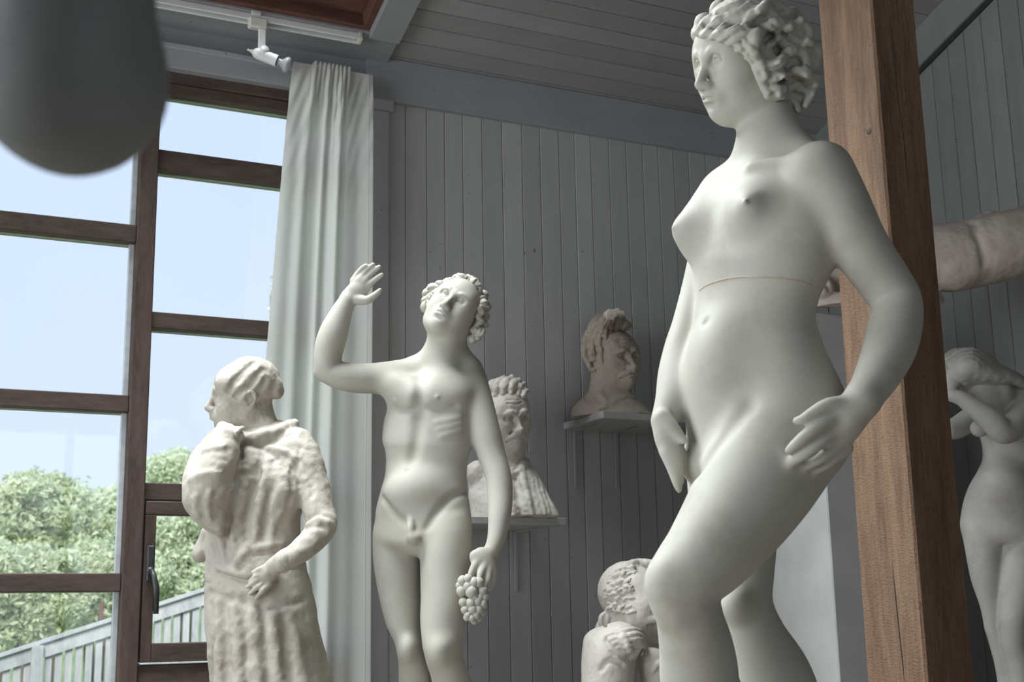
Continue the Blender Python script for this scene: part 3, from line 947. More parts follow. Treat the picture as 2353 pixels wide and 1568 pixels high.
class Figure:
    """a list of shapes in metres on axes (right, up, away); pixel rows of the photograph give the proportions"""
    def __init__(s, d0, lean=0.0):
        s.d0 = d0
        s.ops = []
        s.lean = lean
        s.rough = []
        s.clip = None
    def D(s, y, o=0.0):
        return s.d0 * (1 + (CY - y) / FPX * (0.2126 + s.lean)) + o
    def Q(s, x, y, o=0.0):
        d = s.D(y, o)
        return np.array([(x - CX) * d / FPX, (CY - y) * d / FPX, d])
    def px(s, r, y=784):
        return r * s.D(y) / FPX
    # ---- primitives (c in camera metres)
    def ell(s, c, rad, R=None, k=0.02, sub=False):
        c = np.asarray(c, float)
        rad = np.asarray(rad, float)
        m = rad.max() if R is not None else rad
        s.ops.append(('ell', c - m, c + m, k, sub, (c, rad, None if R is None else np.asarray(R, float))))
    def pell(s, x, y, o, rx, ry, rz, rot=0.0, k=0.02, sub=False):
        """ellipsoid at a pixel; radii in pixels; rot in degrees in the picture plane"""
        u = s.px(1, y)
        R = None
        if rot:
            a = math.radians(rot)
            R = [[math.cos(a), math.sin(a), 0], [-math.sin(a), math.cos(a), 0], [0, 0, 1]]
        s.ell(s.Q(x, y, o), (rx * u, ry * u, rz * u), R, k, sub)
    def tube(s, pts, k=0.02, per=4, sub=False):
        """pts: rows (camera x, y, depth, radius) in metres"""
        q = spline(pts, per)
        r = q[:, 3].max()
        s.ops.append(('tube', q[:, :3].min(0) - r, q[:, :3].max(0) + r, k, sub, q))
    def ptube(s, pts, k=0.02, per=4, sub=False):
        """pts: (px, py, radius px, depth offset m)"""
        rm = max(p[2] for p in pts) * s.px(1)
        s.tube([(*s.Q(x, y, o), s.px(r, y)) for x, y, r, o in pts], k, max(per, 10) if rm > 0.02 else per, sub)
    def loft(s, rows, yaw=90.0, ratio=0.62, k=0.03, cap=0.03):
        """rows: (py, x left, x right, depth offset[, ratio]); elliptical sections; ratio = front-back / side-side"""
        a = math.radians(yaw)
        sa, ca = math.sin(a), math.cos(a)
        T = []
        for r in rows:
            py, xl, xr, o = r[:4]
            ra = r[4] if len(r) > 4 else ratio
            c = s.Q((xl + xr) / 2, py, o)
            w = s.px((xr - xl) / 2, py) * (1 + o / s.d0)
            lat = w / math.sqrt(sa * sa + (ra * ca) ** 2)
            T.append((c[1], c[0], c[2], lat, lat * ra))
        T = np.array(T)[::-1]
        m = T[:, 3:5].max()
        lo = np.array([T[:, 1].min() - m, T[0, 0], T[:, 2].min() - m])
        hi = np.array([T[:, 1].max() + m, T[-1, 0], T[:, 2].max() + m])
        s.ops.append(('loft', lo, hi, k, False, (T, sa, ca, cap)))
    def front(s, x, y, near=-0.45, far=0.25):
        """depth offset of the nearest surface at a pixel"""
        h = 0.005
        z = np.arange(s.D(y, near), s.D(y, far), h)
        X, Y = (x - CX) / FPX * z, (CY - y) / FPX * z
        F = np.full(len(z), 0.5)
        x0, x1, y0, y1 = X.min(), X.max(), Y.min(), Y.max()
        for kind, olo, ohi, k, sub, dat in s.ops:
            pad = k + 0.012
            if x1 < olo[0] - pad or x0 > ohi[0] + pad or y1 < olo[1] - pad or y0 > ohi[1] + pad:
                continue
            if kind == 'ell':
                ce, r, R = dat
                p = [X - ce[0], Y - ce[1], z - ce[2]]
                if R is not None:
                    p = [p[0] * R[i, 0] + p[1] * R[i, 1] + p[2] * R[i, 2] for i in range(3)]
                k0 = np.sqrt((p[0] / r[0]) ** 2 + (p[1] / r[1]) ** 2 + (p[2] / r[2]) ** 2)
                k1 = np.sqrt((p[0] / r[0] ** 2) ** 2 + (p[1] / r[1] ** 2) ** 2 + (p[2] / r[2] ** 2) ** 2)
                d = k0 * (k0 - 1) / np.maximum(k1, 1e-6)
            elif kind == 'tube':
                A, B = dat[:-1], dat[1:]
                ab = B[:, :3] - A[:, :3]
                L = (ab * ab).sum(1) + 1e-12
                px, py, pz = X[None, :] - A[:, 0:1], Y[None, :] - A[:, 1:2], z[None, :] - A[:, 2:3]
                t = np.clip((px * ab[:, 0:1] + py * ab[:, 1:2] + pz * ab[:, 2:3]) / L[:, None], 0, 1)
                d = (np.sqrt((px - t * ab[:, 0:1]) ** 2 + (py - t * ab[:, 1:2]) ** 2 + (pz - t * ab[:, 2:3]) ** 2) - (A[:, 3:4] + (B[:, 3:4] - A[:, 3:4]) * t)).min(0)
            else:
                T, sa, ca, cap = dat
                cx, cz, la, fb = [pchip(T[:, 0], T[:, i], Y) for i in (1, 2, 3, 4)]
                dx, dz = X - cx, z - cz
                lt, fr = dx * sa - dz * ca, dx * ca + dz * sa
                k0 = np.sqrt((lt / la) ** 2 + (fr / fb) ** 2)
                k1 = np.sqrt((lt / la ** 2) ** 2 + (fr / fb ** 2) ** 2)
                d = k0 * (k0 - 1) / np.maximum(k1, 1e-6)
                e = np.maximum(T[0, 0] - Y, Y - T[-1, 0])
                d = -smin(-d, -e, cap)
            F = -smin(-F, d, k) if sub else smin(F, d, k)
        hit = np.nonzero(F < 0)[0]
        if len(hit) == 0:
            return near + h * float(np.argmin(F))
        i = hit[0]
        if i == 0:
            return near
        a, b = F[i - 1], F[i]
        return near + h * (i - 1 + float(a / (a - b)))
    def dtube(s, pts, k=0.01, per=4, sub=False, lift=0.0, base=None):
        """tube lying on the surface already built; pts (px, py, radius px[, extra lift px])"""
        q = spline([(p[0], p[1], p[2], (p[3] if len(p) > 3 else 0) + lift) for p in pts], per)
        fr = (lambda x, y: s.front(x, y)) if base is None else (lambda x, y: min(s.front(x, y), base.front(x, y)))
        rows = [(*s.Q(x, y, fr(x, y) - s.px(l)), s.px(r, y)) for x, y, r, l in q]
        s.tube(rows, k, 1, sub)
    def dell(s, x, y, rx, ry, rz, rot=0.0, k=0.01, sub=False, lift=0.0):
        s.pell(x, y, s.front(x, y) - s.px(lift), rx, ry, rz, rot, k, sub)
    # ---- evaluation
    def field(s, lo, hi, h):
        ax = [np.arange(lo[i], hi[i] + h, h) for i in range(3)]
        F = np.full([len(a) for a in ax], 0.5, np.float32)
        for kind, olo, ohi, k, sub, dat in s.ops:
            pad = k + 3.5 * h
            sl = []
            for i in range(3):
                a, b = np.searchsorted(ax[i], olo[i] - pad), np.searchsorted(ax[i], ohi[i] + pad)
                sl.append(slice(a, b))
            if any(q.stop - q.start < 1 for q in sl):
                continue
            sl = tuple(sl)
            x = ax[0][sl[0]].astype(np.float32)[:, None, None]
            y = ax[1][sl[1]].astype(np.float32)[None, :, None]
            z = ax[2][sl[2]].astype(np.float32)[None, None, :]
            if kind == 'ell':
                c, r, R = dat
                p = (x - c[0], y - c[1], z - c[2])
                if R is not None:
                    p = [p[0] * R[i, 0] + p[1] * R[i, 1] + p[2] * R[i, 2] for i in range(3)]
                k0 = np.sqrt((p[0] / r[0]) ** 2 + (p[1] / r[1]) ** 2 + (p[2] / r[2]) ** 2)
                k1 = np.sqrt((p[0] / r[0] ** 2) ** 2 + (p[1] / r[1] ** 2) ** 2 + (p[2] / r[2] ** 2) ** 2)
                d = k0 * (k0 - 1) / np.maximum(k1, 1e-6)
            elif kind == 'tube':
                q = dat
                d = np.full((x.shape[0], y.shape[1], z.shape[2]), 0.5, np.float32)
                xa, ya, za = x[:, 0, 0], y[0, :, 0], z[0, 0, :]
                for A, B in zip(q[:-1], q[1:]):
                    rm = max(A[3], B[3]) + pad
                    ss = []
                    for i, arr in enumerate((xa, ya, za)):
                        l_, h_ = min(A[i], B[i]) - rm, max(A[i], B[i]) + rm
                        ss.append(slice(np.searchsorted(arr, l_), np.searchsorted(arr, h_)))
                    if any(w.stop - w.start < 1 for w in ss):
                        continue
                    X, Y, Z = x[ss[0]], y[:, ss[1]], z[:, :, ss[2]]
                    ab = B[:3] - A[:3]
                    L = float(ab @ ab) + 1e-12
                    px, py, pz = X - A[0], Y - A[1], Z - A[2]
                    t = np.clip((px * ab[0] + py * ab[1] + pz * ab[2]) / L, 0, 1)
                    dd = np.sqrt((px - t * ab[0]) ** 2 + (py - t * ab[1]) ** 2 + (pz - t * ab[2]) ** 2) - (A[3] + (B[3] - A[3]) * t)
                    v = d[tuple(ss)]
                    np.minimum(v, dd, out=v)
            else:
                T, sa, ca, cap = dat
                yy = y[0, :, 0].astype(float)
                cx, cz, la, fb = [pchip(T[:, 0], T[:, i], yy)[None, :, None].astype(np.float32) for i in (1, 2, 3, 4)]
                dx, dz = x - cx, z - cz
                lt = dx * sa - dz * ca
                fr = dx * ca + dz * sa
                k0 = np.sqrt((lt / la) ** 2 + (fr / fb) ** 2)
                k1 = np.sqrt((lt / la ** 2) ** 2 + (fr / fb ** 2) ** 2)
                d = k0 * (k0 - 1) / np.maximum(k1, 1e-6)
                e = np.maximum(T[0, 0] - y, y - T[-1, 0]) + 0 * d
                d = -smin(-d, -e, cap)
            Fs = F[sl]
            if sub:
                F[sl] = -smin(-Fs, d, k)
            else:
                F[sl] = smin(Fs, d, k)
        if h > 0.0035:
            for a in range(3):
                A = np.swapaxes(F, 0, a)
                A[1:-1] = 0.25 * A[:-2] + 0.5 * A[1:-1] + 0.25 * A[2:]
        if s.clip is not None:
            zw = EYE[2] + ax[0][:, None, None] * RT[2] + ax[1][None, :, None] * UP[2] + ax[2][None, None, :] * FW[2]
            F = np.maximum(F, (s.clip - zw)).astype(np.float32)
        for amp, size, seed in s.rough:
            idx = np.nonzero(np.abs(F) < 4 * amp + 2 * h)
            P = np.stack([ax[i][idx[i]] for i in range(3)], 1) / size
            F[idx] += amp * vnoise(P, seed)
        return ax, F
    def surface(s, lo, hi, h):
        ax, F = s.field(lo, hi, h)
        S = F < 0
        n = np.array(F.shape)
        c = S[:-1, :-1, :-1].astype(np.int8)
        for a in (0, 1):
            for b in (0, 1):
                for d in (0, 1):
                    if a or b or d:
                        c = c + S[a:n[0] - 1 + a, b:n[1] - 1 + b, d:n[2] - 1 + d]
        I, J, K = np.nonzero((c > 0) & (c < 8))
        ids = np.full(c.shape, -1, np.int32)
        ids[I, J, K] = np.arange(len(I))
        acc = np.zeros((len(I), 3))
        cnt = np.zeros(len(I))
        corner = [(a, b, d) for a in (0, 1) for b in (0, 1) for d in (0, 1)]
        val = {q: F[I + q[0], J + q[1], K + q[2]] for q in corner}
        for q in corner:
            for axis in range(3):
                if q[axis] == 0:
                    r = list(q)
                    r[axis] = 1
                    r = tuple(r)
                    v0, v1 = val[q], val[r]
                    m = (v0 < 0) != (v1 < 0)
                    t = v0[m] / (v0[m] - v1[m])
                    P = np.tile(np.array(q, float), (m.sum(), 1))
                    P[:, axis] += t
                    acc[m] += P
                    cnt[m] += 1
        V = acc / cnt[:, None] + np.stack([I, J, K], 1)
        faces = []
        for axis in range(3):
            o = [slice(None)] * 3
            p = [slice(None)] * 3
            o[axis], p[axis] = slice(0, -1), slice(1, None)
            A, B = S[tuple(o)], S[tuple(p)]
            E_ = np.argwhere(A != B)
            u, v = [(1, 2), (2, 0), (0, 1)][axis]
            ok = (E_[:, u] > 0) & (E_[:, v] > 0) & (E_[:, u] < n[u] - 1) & (E_[:, v] < n[v] - 1)
            E_ = E_[ok]
            fl = A[tuple(E_.T)]
            def cell(du, dv):
                q = E_.copy()
                q[:, u] -= du
                q[:, v] -= dv
                return ids[tuple(q.T)]
            quad = np.stack([cell(1, 1), cell(0, 1), cell(0, 0), cell(1, 0)], 1)
            quad[fl] = quad[fl][:, ::-1]
            faces.append(quad)
        faces = np.concatenate(faces)
        def samp(P):
            i = np.clip(np.floor(P).astype(int), 0, n - 2)
            f = P - i
            out = 0
            for a, b, d in corner:
                w = (f[:, 0] if a else 1 - f[:, 0]) * (f[:, 1] if b else 1 - f[:, 1]) * (f[:, 2] if d else 1 - f[:, 2])
                out = out + w * F[i[:, 0] + a, i[:, 1] + b, i[:, 2] + d]
            return out
        def grad(P, e=0.9):
            G = np.zeros_like(P)
            for a in range(3):
                d = np.zeros(3)
                d[a] = e
                G[:, a] = (samp(P + d) - samp(P - d)) / (2 * e)
            return G
        for _ in range(2):
            G = grad(V)
            g2 = (G * G).sum(1) + 1e-9
            step = -(samp(V) / g2)[:, None] * G
            ln = np.linalg.norm(step, axis=1)[:, None]
            V = V + step * np.minimum(1, 0.5 / np.maximum(ln, 1e-9)) * 0.8
        G = grad(V)
        G /= np.linalg.norm(G, axis=1)[:, None] + 1e-9
        origin = np.array([a[0] for a in ax])
        Vc = V * h + origin
        return Vc, faces, G
    def build(s, name, regions, mat, parent):
        """regions: list of (lo, hi, step) in camera metres; joined into one mesh"""
        Vs, Fs, Ns, off = [], [], [], 0
        for lo, hi, h in regions:
            V, F, G = s.surface(np.asarray(lo), np.asarray(hi), h)
            Vs.append(V)
            Fs.append(F + off)
            Ns.append(G)
            off += len(V)
        V, F, G = np.concatenate(Vs), np.concatenate(Fs), np.concatenate(Ns)
        W = to_world(V)
        N = G[:, 0:1] * RT + G[:, 1:2] * UP + G[:, 2:3] * FW
        loc = wloc(parent) if parent else Vector((0, 0, 0))
        o = fast_mesh(name, W, F, mat, parent, tuple(loc))
        me = o.data
        me.polygons.foreach_set('use_smooth', np.ones(len(F), bool))
        me.normals_split_custom_set_from_vertices(N.astype(np.float32).tolist())
        return o
    def bounds(s, pad=0.02):
        lo = np.min([o[1] for o in s.ops if not o[4]], axis=0) - pad
        hi = np.max([o[2] for o in s.ops if not o[4]], axis=0) + pad
        return lo, hi

def unit(v):
    v = np.asarray(v, float)
    return v / np.linalg.norm(v)

class Head:
    """face frame: side (towards the camera), forward, up; metres of a life-size head, scaled"""
    def __init__(s, fig, c, f, u, size=1.0, low=1.0):
        s.g, s.c, s.k, s.low = fig, np.asarray(c, float), size, low
        s.u = unit(u)
        f = np.asarray(f, float)
        s.f = unit(f - s.u * (f @ s.u))
        s.l = np.cross(s.f, s.u)
        if s.l[2] > 0:
            s.l = -s.l
        s.R = np.array([s.l, s.f, s.u])
    def P(s, l, f, u):
        if u < 0:
            u *= s.low
        return s.c + s.k * (l * s.l + f * s.f + u * s.u)
    def ell(s, l, f, u, rl, rf, ru, k=0.015, sub=False, tilt=None):
        R = s.R
        if tilt:
            a = math.radians(tilt)
            R = np.array([s.l * math.cos(a) + s.u * math.sin(a), s.f, s.u * math.cos(a) - s.l * math.sin(a)])
        s.g.ell(s.P(l, f, u), np.array([rl, rf, ru]) * s.k, R, k * s.k, sub)
    def tube(s, pts, k=0.006, per=4, sub=False):
        s.g.tube([(*s.P(l, f, u), r * s.k) for l, f, u, r in pts], k * s.k, per, sub)
    def face(s, ears=(1, -1), old=False, thin=1.0):
        E = s.ell
        E(0, -0.012, 0.035, 0.074, 0.092, 0.084, 0.01)
        E(0, 0.022, -0.028, 0.060 * thin, 0.066, 0.090, 0.04)
        E(0, 0.060, 0.035, 0.050, 0.030, 0.042, 0.03)                # forehead
        E(0, 0.062, -0.096, 0.024, 0.024, 0.020, 0.03)               # chin
        for sd in (1, -1):
            s.tube([(0, 0.056, -0.100, 0.017), (sd * 0.030, 0.040, -0.094, 0.017), (sd * 0.052, 0.000, -0.066, 0.018), (sd * 0.057, -0.006, -0.035, 0.016)], 0.03)
            E(sd * 0.040, 0.056, -0.032, 0.022, 0.020, 0.022, 0.03)   # cheekbone
            E(sd * 0.034, 0.022, -0.050, 0.030, 0.048, 0.046, 0.04)   # cheek
            E(sd * 0.044, 0.040, 0.012, 0.026, 0.040, 0.040, 0.03)    # temple
            E(sd * 0.0295, 0.0980, 0.000, 0.0205, 0.0215, 0.0140, 0.007, True)   # eye hollow
            E(sd * 0.030, 0.0735, -0.0015, 0.0145, 0.0125, 0.0105, 0.002)      # eyeball
            s.tube([(sd * 0.0155, 0.0835, -0.003, 0.0022), (sd * 0.023, 0.0875, 0.0055, 0.0040), (sd * 0.033, 0.0860, 0.0065, 0.0042), (sd * 0.0445, 0.0765, -0.001, 0.0030)], 0.004)
            s.tube([(sd * 0.0160, 0.0835, -0.004, 0.0020), (sd * 0.025, 0.0855, -0.0090, 0.0030), (sd * 0.035, 0.0835, -0.0090, 0.0030), (sd * 0.0440, 0.0765, -0.003, 0.0024)], 0.004)
            E(sd * 0.0175, 0.0985, 0.0005, 0.0075, 0.0120, 0.0085, 0.006, True)
            s.tube([(sd * 0.0165, 0.0860, -0.0030, 0.0014), (sd * 0.024, 0.0895, 0.0018, 0.0017), (sd * 0.033, 0.0880, 0.0022, 0.0017), (sd * 0.0425, 0.0795, -0.0015, 0.0013)], 0.002, sub=True)
            s.tube([(sd * 0.018, 0.0880, 0.0070, 0.0014), (sd * 0.026, 0.0905, 0.0115, 0.0018), (sd * 0.036, 0.0860, 0.0110, 0.0016), (sd * 0.045, 0.0780, 0.0045, 0.0012)], 0.004, sub=True)
            s.tube([(sd * 0.0095, 0.0910, 0.010, 0.0055), (sd * 0.023, 0.0925, 0.0195, 0.0060), (sd * 0.040, 0.0820, 0.0175, 0.0055), (sd * 0.052, 0.0660, 0.008, 0.004)], 0.008)   # brow
            E(sd * 0.0115, 0.0985, -0.0465, 0.0075, 0.0105, 0.0075, 0.008)     # nostril wing
        s.tube([(0, 0.0890, 0.014, 0.0090), (0, 0.0950, -0.008, 0.0082), (0, 0.1050, -0.028, 0.0085), (0, 0.1120, -0.042, 0.0098)], 0.012)
        E(0, 0.104, -0.048, 0.009, 0.010, 0.007, 0.008)
        for sd in (1, -1):
            E(sd * 0.0065, 0.1040, -0.0545, 0.0035, 0.0055, 0.003, 0.003, True)
        # mouth
        E(0, 0.082, -0.068, 0.026, 0.016, 0.020, 0.02)
        s.tube([(-0.023, 0.0840, -0.0722, 0.0030), (-0.012, 0.0950, -0.0665, 0.0052), (-0.004, 0.0985, -0.0645, 0.0052), (0.004, 0.0985, -0.0645, 0.0052), (0.012, 0.0950, -0.0665, 0.0052), (0.023, 0.0840, -0.0722, 0.0030)], 0.004)
        s.tube([(-0.021, 0.0845, -0.0738, 0.0030), (-0.010, 0.0940, -0.0770, 0.0060), (0.0, 0.0960, -0.0780, 0.0064), (0.010, 0.0940, -0.0770, 0.0060), (0.021, 0.0845, -0.0738, 0.0030)], 0.004)
        s.tube([(-0.021, 0.0890, -0.0726, 0.0012), (-0.010, 0.0985, -0.0708, 0.0020), (0.0, 0.1010, -0.0705, 0.0020), (0.010, 0.0985, -0.0708, 0.0020), (0.021, 0.0890, -0.0726, 0.0012)], 0.003, sub=True)
        E(0, 0.0960, -0.0880, 0.016, 0.007, 0.006, 0.010, True)
        for sd in ears:
            E(sd * 0.0740, -0.010, -0.010, 0.0075, 0.0185, 0.0300, 0.006)
            E(sd * 0.0815, -0.008, -0.006, 0.0045, 0.0115, 0.0200, 0.005, True)
            s.tube([(sd * 0.078, 0.004, 0.008, 0.0035), (sd * 0.081, -0.008, 0.020, 0.0042), (sd * 0.082, -0.024, 0.012, 0.0042), (sd * 0.080, -0.026, -0.010, 0.0038), (sd * 0.077, -0.012, -0.034, 0.0050), (sd * 0.075, -0.002, -0.036, 0.0045)], 0.004)
        if old:
            for sd in (1, -1):
                s.tube([(sd * 0.010, 0.095, 0.016, 0.0075), (sd * 0.026, 0.097, 0.020, 0.0085), (sd * 0.044, 0.084, 0.014, 0.007), (sd * 0.054, 0.068, 0.004, 0.005)], 0.006)
                s.tube([(sd * 0.016, 0.094, -0.046, 0.0030), (sd * 0.028, 0.084, -0.060, 0.0040), (sd * 0.034, 0.076, -0.082, 0.0035)], 0.006, sub=True)
                s.tube([(sd * 0.004, 0.103, -0.0600, 0.0070), (sd * 0.016, 0.098, -0.0625, 0.0085), (sd * 0.030, 0.086, -0.0690, 0.0070), (sd * 0.040, 0.074, -0.0770, 0.0040)], 0.006)   # moustache
                E(sd * 0.030, 0.084, -0.019, 0.015, 0.008, 0.006, 0.008)       # eye bag
                s.tube([(sd * 0.045, 0.070, -0.045, 0.006), (sd * 0.050, 0.052, -0.070, 0.007)], 0.010, sub=True)
            s.tube([(-0.030, 0.085, 0.050, 0.0022), (0, 0.096, 0.047, 0.0026), (0.030, 0.085, 0.050, 0.0022)], 0.006, sub=True)
            s.tube([(-0.030, 0.083, 0.062, 0.0020), (0, 0.093, 0.059, 0.0024), (0.030, 0.083, 0.062, 0.0020)], 0.006, sub=True)
            s.tube([(-0.005, 0.100, 0.012, 0.002), (-0.004, 0.098, 0.030, 0.002)], 0.004, sub=True)
            E(0, 0.098, -0.046, 0.014, 0.014, 0.010, 0.010)
            E(0, 0.082, -0.092, 0.018, 0.016, 0.014, 0.012)

def near_z(fig, H, x, y, cen, rad):
    """depth of the near side of a head-frame ellipsoid at a pixel"""
    o = H.P(*cen)
    r = np.asarray(rad) * H.k
    d = np.array([(x - CX) / FPX, (CY - y) / FPX, 1.0])
    A = (H.R @ d) / r
    B = (H.R @ (-o)) / r
    a, b, c = A @ A, 2 * A @ B, B @ B - 1
    q = b * b - 4 * a * c
    if q < 0:
        t = -b / (2 * a)
    else:
        t = (-b - math.sqrt(q)) / (2 * a)
    return d * t

def drop_base(fig, x, y, o=0.0, z=0.0):
    w = to_world(fig.Q(x, y, o))
    return (float(w[0]), float(w[1]), z)

def foot_z(root):
    z = 1e9
    for o in root.children:
        if o.type == 'MESH':
            co = np.empty(len(o.data.vertices) * 3, np.float32)
            o.data.vertices.foreach_get('co', co)
            z = min(z, float(co.reshape(-1, 3)[:, 2].min()) + wloc(o).z)
    return z

def plinth(label, base, hw, hd, ztop, yaw=0.0, mat='plinth', name='plinth'):
    if not isinstance(ztop, float):
        ztop = foot_z(ztop) - 0.0005
    root = tag(empty(name, (base[0], base[1], 0.0)), label, 'plinth')
    m = Matrix.Translation((base[0], base[1], 0)) @ Matrix.Rotation(yaw, 4, 'Z')
    box('shaft', (-hw, -hd, 0.0), (hw, hd, ztop - 0.04), mat, root, 0.004, m)
    box('top_slab', (-hw - 0.02, -hd - 0.02, ztop - 0.04), (hw + 0.02, hd + 0.02, ztop), mat, root, 0.004, m)
    return root

# ================================================================== large nude woman (front right)
def woman_large():
    g = Figure(2.70)
    Q = g.Q
    AL = 35.0
    g.loft([(352, 1712, 1852, 0.00, 0.85), (385, 1672, 1893, 0.00, 0.66), (425, 1634, 1912, 0.0, 0.60), (470, 1606, 1915, 0.0, 0.62), (530, 1598, 1918, 0.0, 0.66),
            (590, 1598, 1910, 0.0, 0.70), (640, 1604, 1890, 0.0, 0.70), (690, 1606, 1868, 0.0, 0.72), (730, 1604, 1861, 0.0, 0.72), (780, 1597, 1872, 0.0, 0.70),
            (830, 1592, 1892, 0.0, 0.70), (880, 1587, 1914, 0.0, 0.70), (940, 1586, 1936, 0.0, 0.72), (1000, 1586, 1940, 0.0, 0.74), (1060, 1578, 1915, 0.0, 0.78), (1110, 1585, 1860, 0.0, 0.8), (1160, 1610, 1820, 0.0, 0.8)],
           yaw=AL, k=0.03, cap=0.06)
    # neck and shoulders
    g.ptube([(1778, 400, 74, 0.0), (1768, 330, 67, 0.0), (1760, 270, 63, 0.01), (1745, 190, 60, 0.02)], 0.03)
    g.ptube([(1795, 318, 44, -0.01), (1845, 358, 42, -0.06), (1890, 395, 52, -0.12)], 0.045)
    g.ptube([(1745, 335, 40, 0.02), (1700, 395, 38, 0.08), (1660, 450, 45, 0.13)], 0.045)
    g.ptube([(1660, 440, 44, 0.09), (1625, 490, 44, 0.07), (1618, 540, 40, 0.06)], 0.04)
    g.ptube([(1728, 384, 10, -0.075), (1790, 372, 11, -0.115), (1850, 372, 12, -0.16)], 0.03)      # collar bone
    # near arm
    g.ptube([(1886, 402, 74, -0.13), (1925, 470, 69, -0.135), (1972, 560, 63, -0.13), (2030, 645, 58, -0.11), (2060, 700, 56, -0.11),
             (2050, 780, 58, -0.14), (2020, 855, 49, -0.18), (1980, 922, 36, -0.215)], 0.022)
    # near hand on the hip
    g.ptube([(1980, 922, 35, -0.215), (1950, 955, 34, -0.215), (1925, 975, 30, -0.205)], 0.02)
    g.pell(1927, 985, -0.205, 62, 42, 24, 40, 0.02)
    g.ptube([(1952, 935, 24, -0.222), (1905, 932, 17, -0.235), (1868, 950, 14, -0.235), (1846, 964, 12, -0.232), (1829, 968, 9, -0.226)], 0.012)   # thumb
    g.ptube([(1928, 958, 22, -0.215), (1895, 972, 16, -0.232), (1862, 994, 14.5, -0.236), (1830, 1021, 13, -0.226), (1813, 1035, 9.5, -0.216)], 0.007)
    g.ptube([(1930, 990, 18, -0.205), (1898, 1008, 14, -0.222), (1866, 1032, 13.5, -0.223), (1838, 1052, 12, -0.212), (1823, 1061, 9, -0.203)], 0.006)
    g.ptube([(1938, 1016, 17, -0.195), (1910, 1036, 13, -0.203), (1882, 1056, 12.5, -0.202), (1860, 1068, 10, -0.192)], 0.006)
    g.ptube([(1946, 1032, 15, -0.185), (1922, 1052, 11, -0.188), (1900, 1068, 10.5, -0.184), (1884, 1078, 9, -0.176)], 0.006)
    # far arm and hand
    g.ptube([(1658, 456, 54, 0.13), (1634, 560, 48, 0.15), (1608, 660, 43, 0.14), (1585, 745, 42, 0.12), (1568, 800, 43, 0.10), (1553, 860, 42, 0.07), (1542, 920, 37, 0.04), (1525, 968, 30, 0.02)], 0.02)
    g.pell(1534, 1020, 0.0, 26, 56, 30, 24, 0.02)
    g.ptube([(1520, 965, 24, -0.005), (1543, 985, 18, -0.02), (1560, 1002, 13, -0.025), (1571, 1013, 10, -0.03)], 0.010)
    g.ptube([(1535, 1040, 20, -0.01), (1546, 1078, 14, -0.01), (1556, 1112, 11, -0.01), (1561, 1128, 8, -0.005)], 0.008)
    g.ptube([(1548, 1040, 18, -0.01), (1560, 1078, 13, -0.01), (1570, 1105, 11, -0.01)], 0.008)
    g.ptube([(1556, 1030, 16, 0.01), (1574, 1070, 12, 0.01), (1582, 1095, 11, 0.01)], 0.008)
    # breasts
    fwd = np.array([-math.cos(math.radians(AL)), -0.05, -math.sin(math.radians(AL))])
    for (x, y, o, r, tip) in ((1742, 494, -0.075, 60, (1712, 463, -0.168)), (1632, 535, 0.045, 62, (1549, 524, 0.015))):
        c = Q(x, y, o)
        n = Q(*tip)
        ax_ = unit(n - c)
        g.ell(c, np.array([r, r, r]) * g.px(1), None, 0.045)
        g.ell(c + ax_ * g.px(26), np.array([1, 1, 1]) * g.px(46), None, 0.045)
        g.ell(c + ax_ * (np.linalg.norm(n - c) * 0.74), np.array([1, 1, 1]) * g.px(19), None, 0.035)
        g.ell(n, np.array([1, 1, 1]) * g.px(7.0), None, 0.008)
    # belly, navel, hip hollow
    g.pell(1655, 850, -0.030, 62, 100, 70, 0, 0.08)
    g.dell(1620, 741, 7, 10, 14, -30, 0.008, True)
    g.pell(1845, 1000, 0.05, 95, 105, 100, 0, 0.05)
    # near leg
    g.ptube([(1800, 1005, 138, -0.055), (1745, 1095, 131, -0.085), (1690, 1185, 114, -0.115), (1630, 1268, 96, -0.145), (1572, 1340, 79, -0.16), (1584, 1415, 73, -0.13),
             (1600, 1490, 82, -0.09), (1607, 1560, 88, -0.06), (1612, 1650, 80, -0.05), (1618, 1760, 55, -0.06), (1620, 1850, 42, -0.07)], 0.022)
    g.pell(1528, 1345, -0.185, 34, 46, 36, 12, 0.035)
    g.pell(1548, 1408, -0.165, 26, 30, 30, 0, 0.03)
    # far leg
    g.ptube([(1690, 1060, 118, 0.09), (1690, 1200, 103, 0.10), (1705, 1310, 76, 0.09), (1716, 1390, 62, 0.075), (1742, 1465, 68, 0.10), (1786, 1560, 86, 0.14), (1830, 1660, 74, 0.17), (1870, 1780, 48, 0.19), (1885, 1850, 38, 0.19)], 0.02)
    g.pell(1690, 1392, 0.03, 34, 40, 34, 0, 0.03)
    g.dtube([(1716, 935, 10), (1672, 985, 11), (1624, 1050, 11), (1592, 1098, 9)], 0.030, sub=True, lift=2)
    # feet
    for (x, y, o) in ((1620, 1862, -0.07), (1885, 1862, 0.19)):
        g.ptube([(x + 10, y, 40, o), (x - 50, y + 30, 34, o - 0.06), (x - 120, y + 38, 22, o - 0.10)], 0.02)
    # head
    H = Head(g, Q(1708, 136, 0.0), (-0.87, -0.20, -0.42), (-0.13, 0.97, -0.10), 1.09, 0.98)
    H.face(ears=())
    root_xy = drop_base(g, 1735, 1000)
    zt = float(to_world(g.Q(1700, 1885, 0))[2])
    root = empty('standing_woman_statue', (root_xy[0], root_xy[1], zt))
    tag(root, 'largest white plaster statue, a standing nude woman with her hands at her hips', 'statue', None)
    g.clip = zt
    lo, hi = g.bounds()
    hl = np.array([g.Q(1560, 0)[0], g.Q(0, 335)[1], 2.4])
    hh = np.array([g.Q(1860, 0)[0], g.Q(0, -60)[1], 3.2])
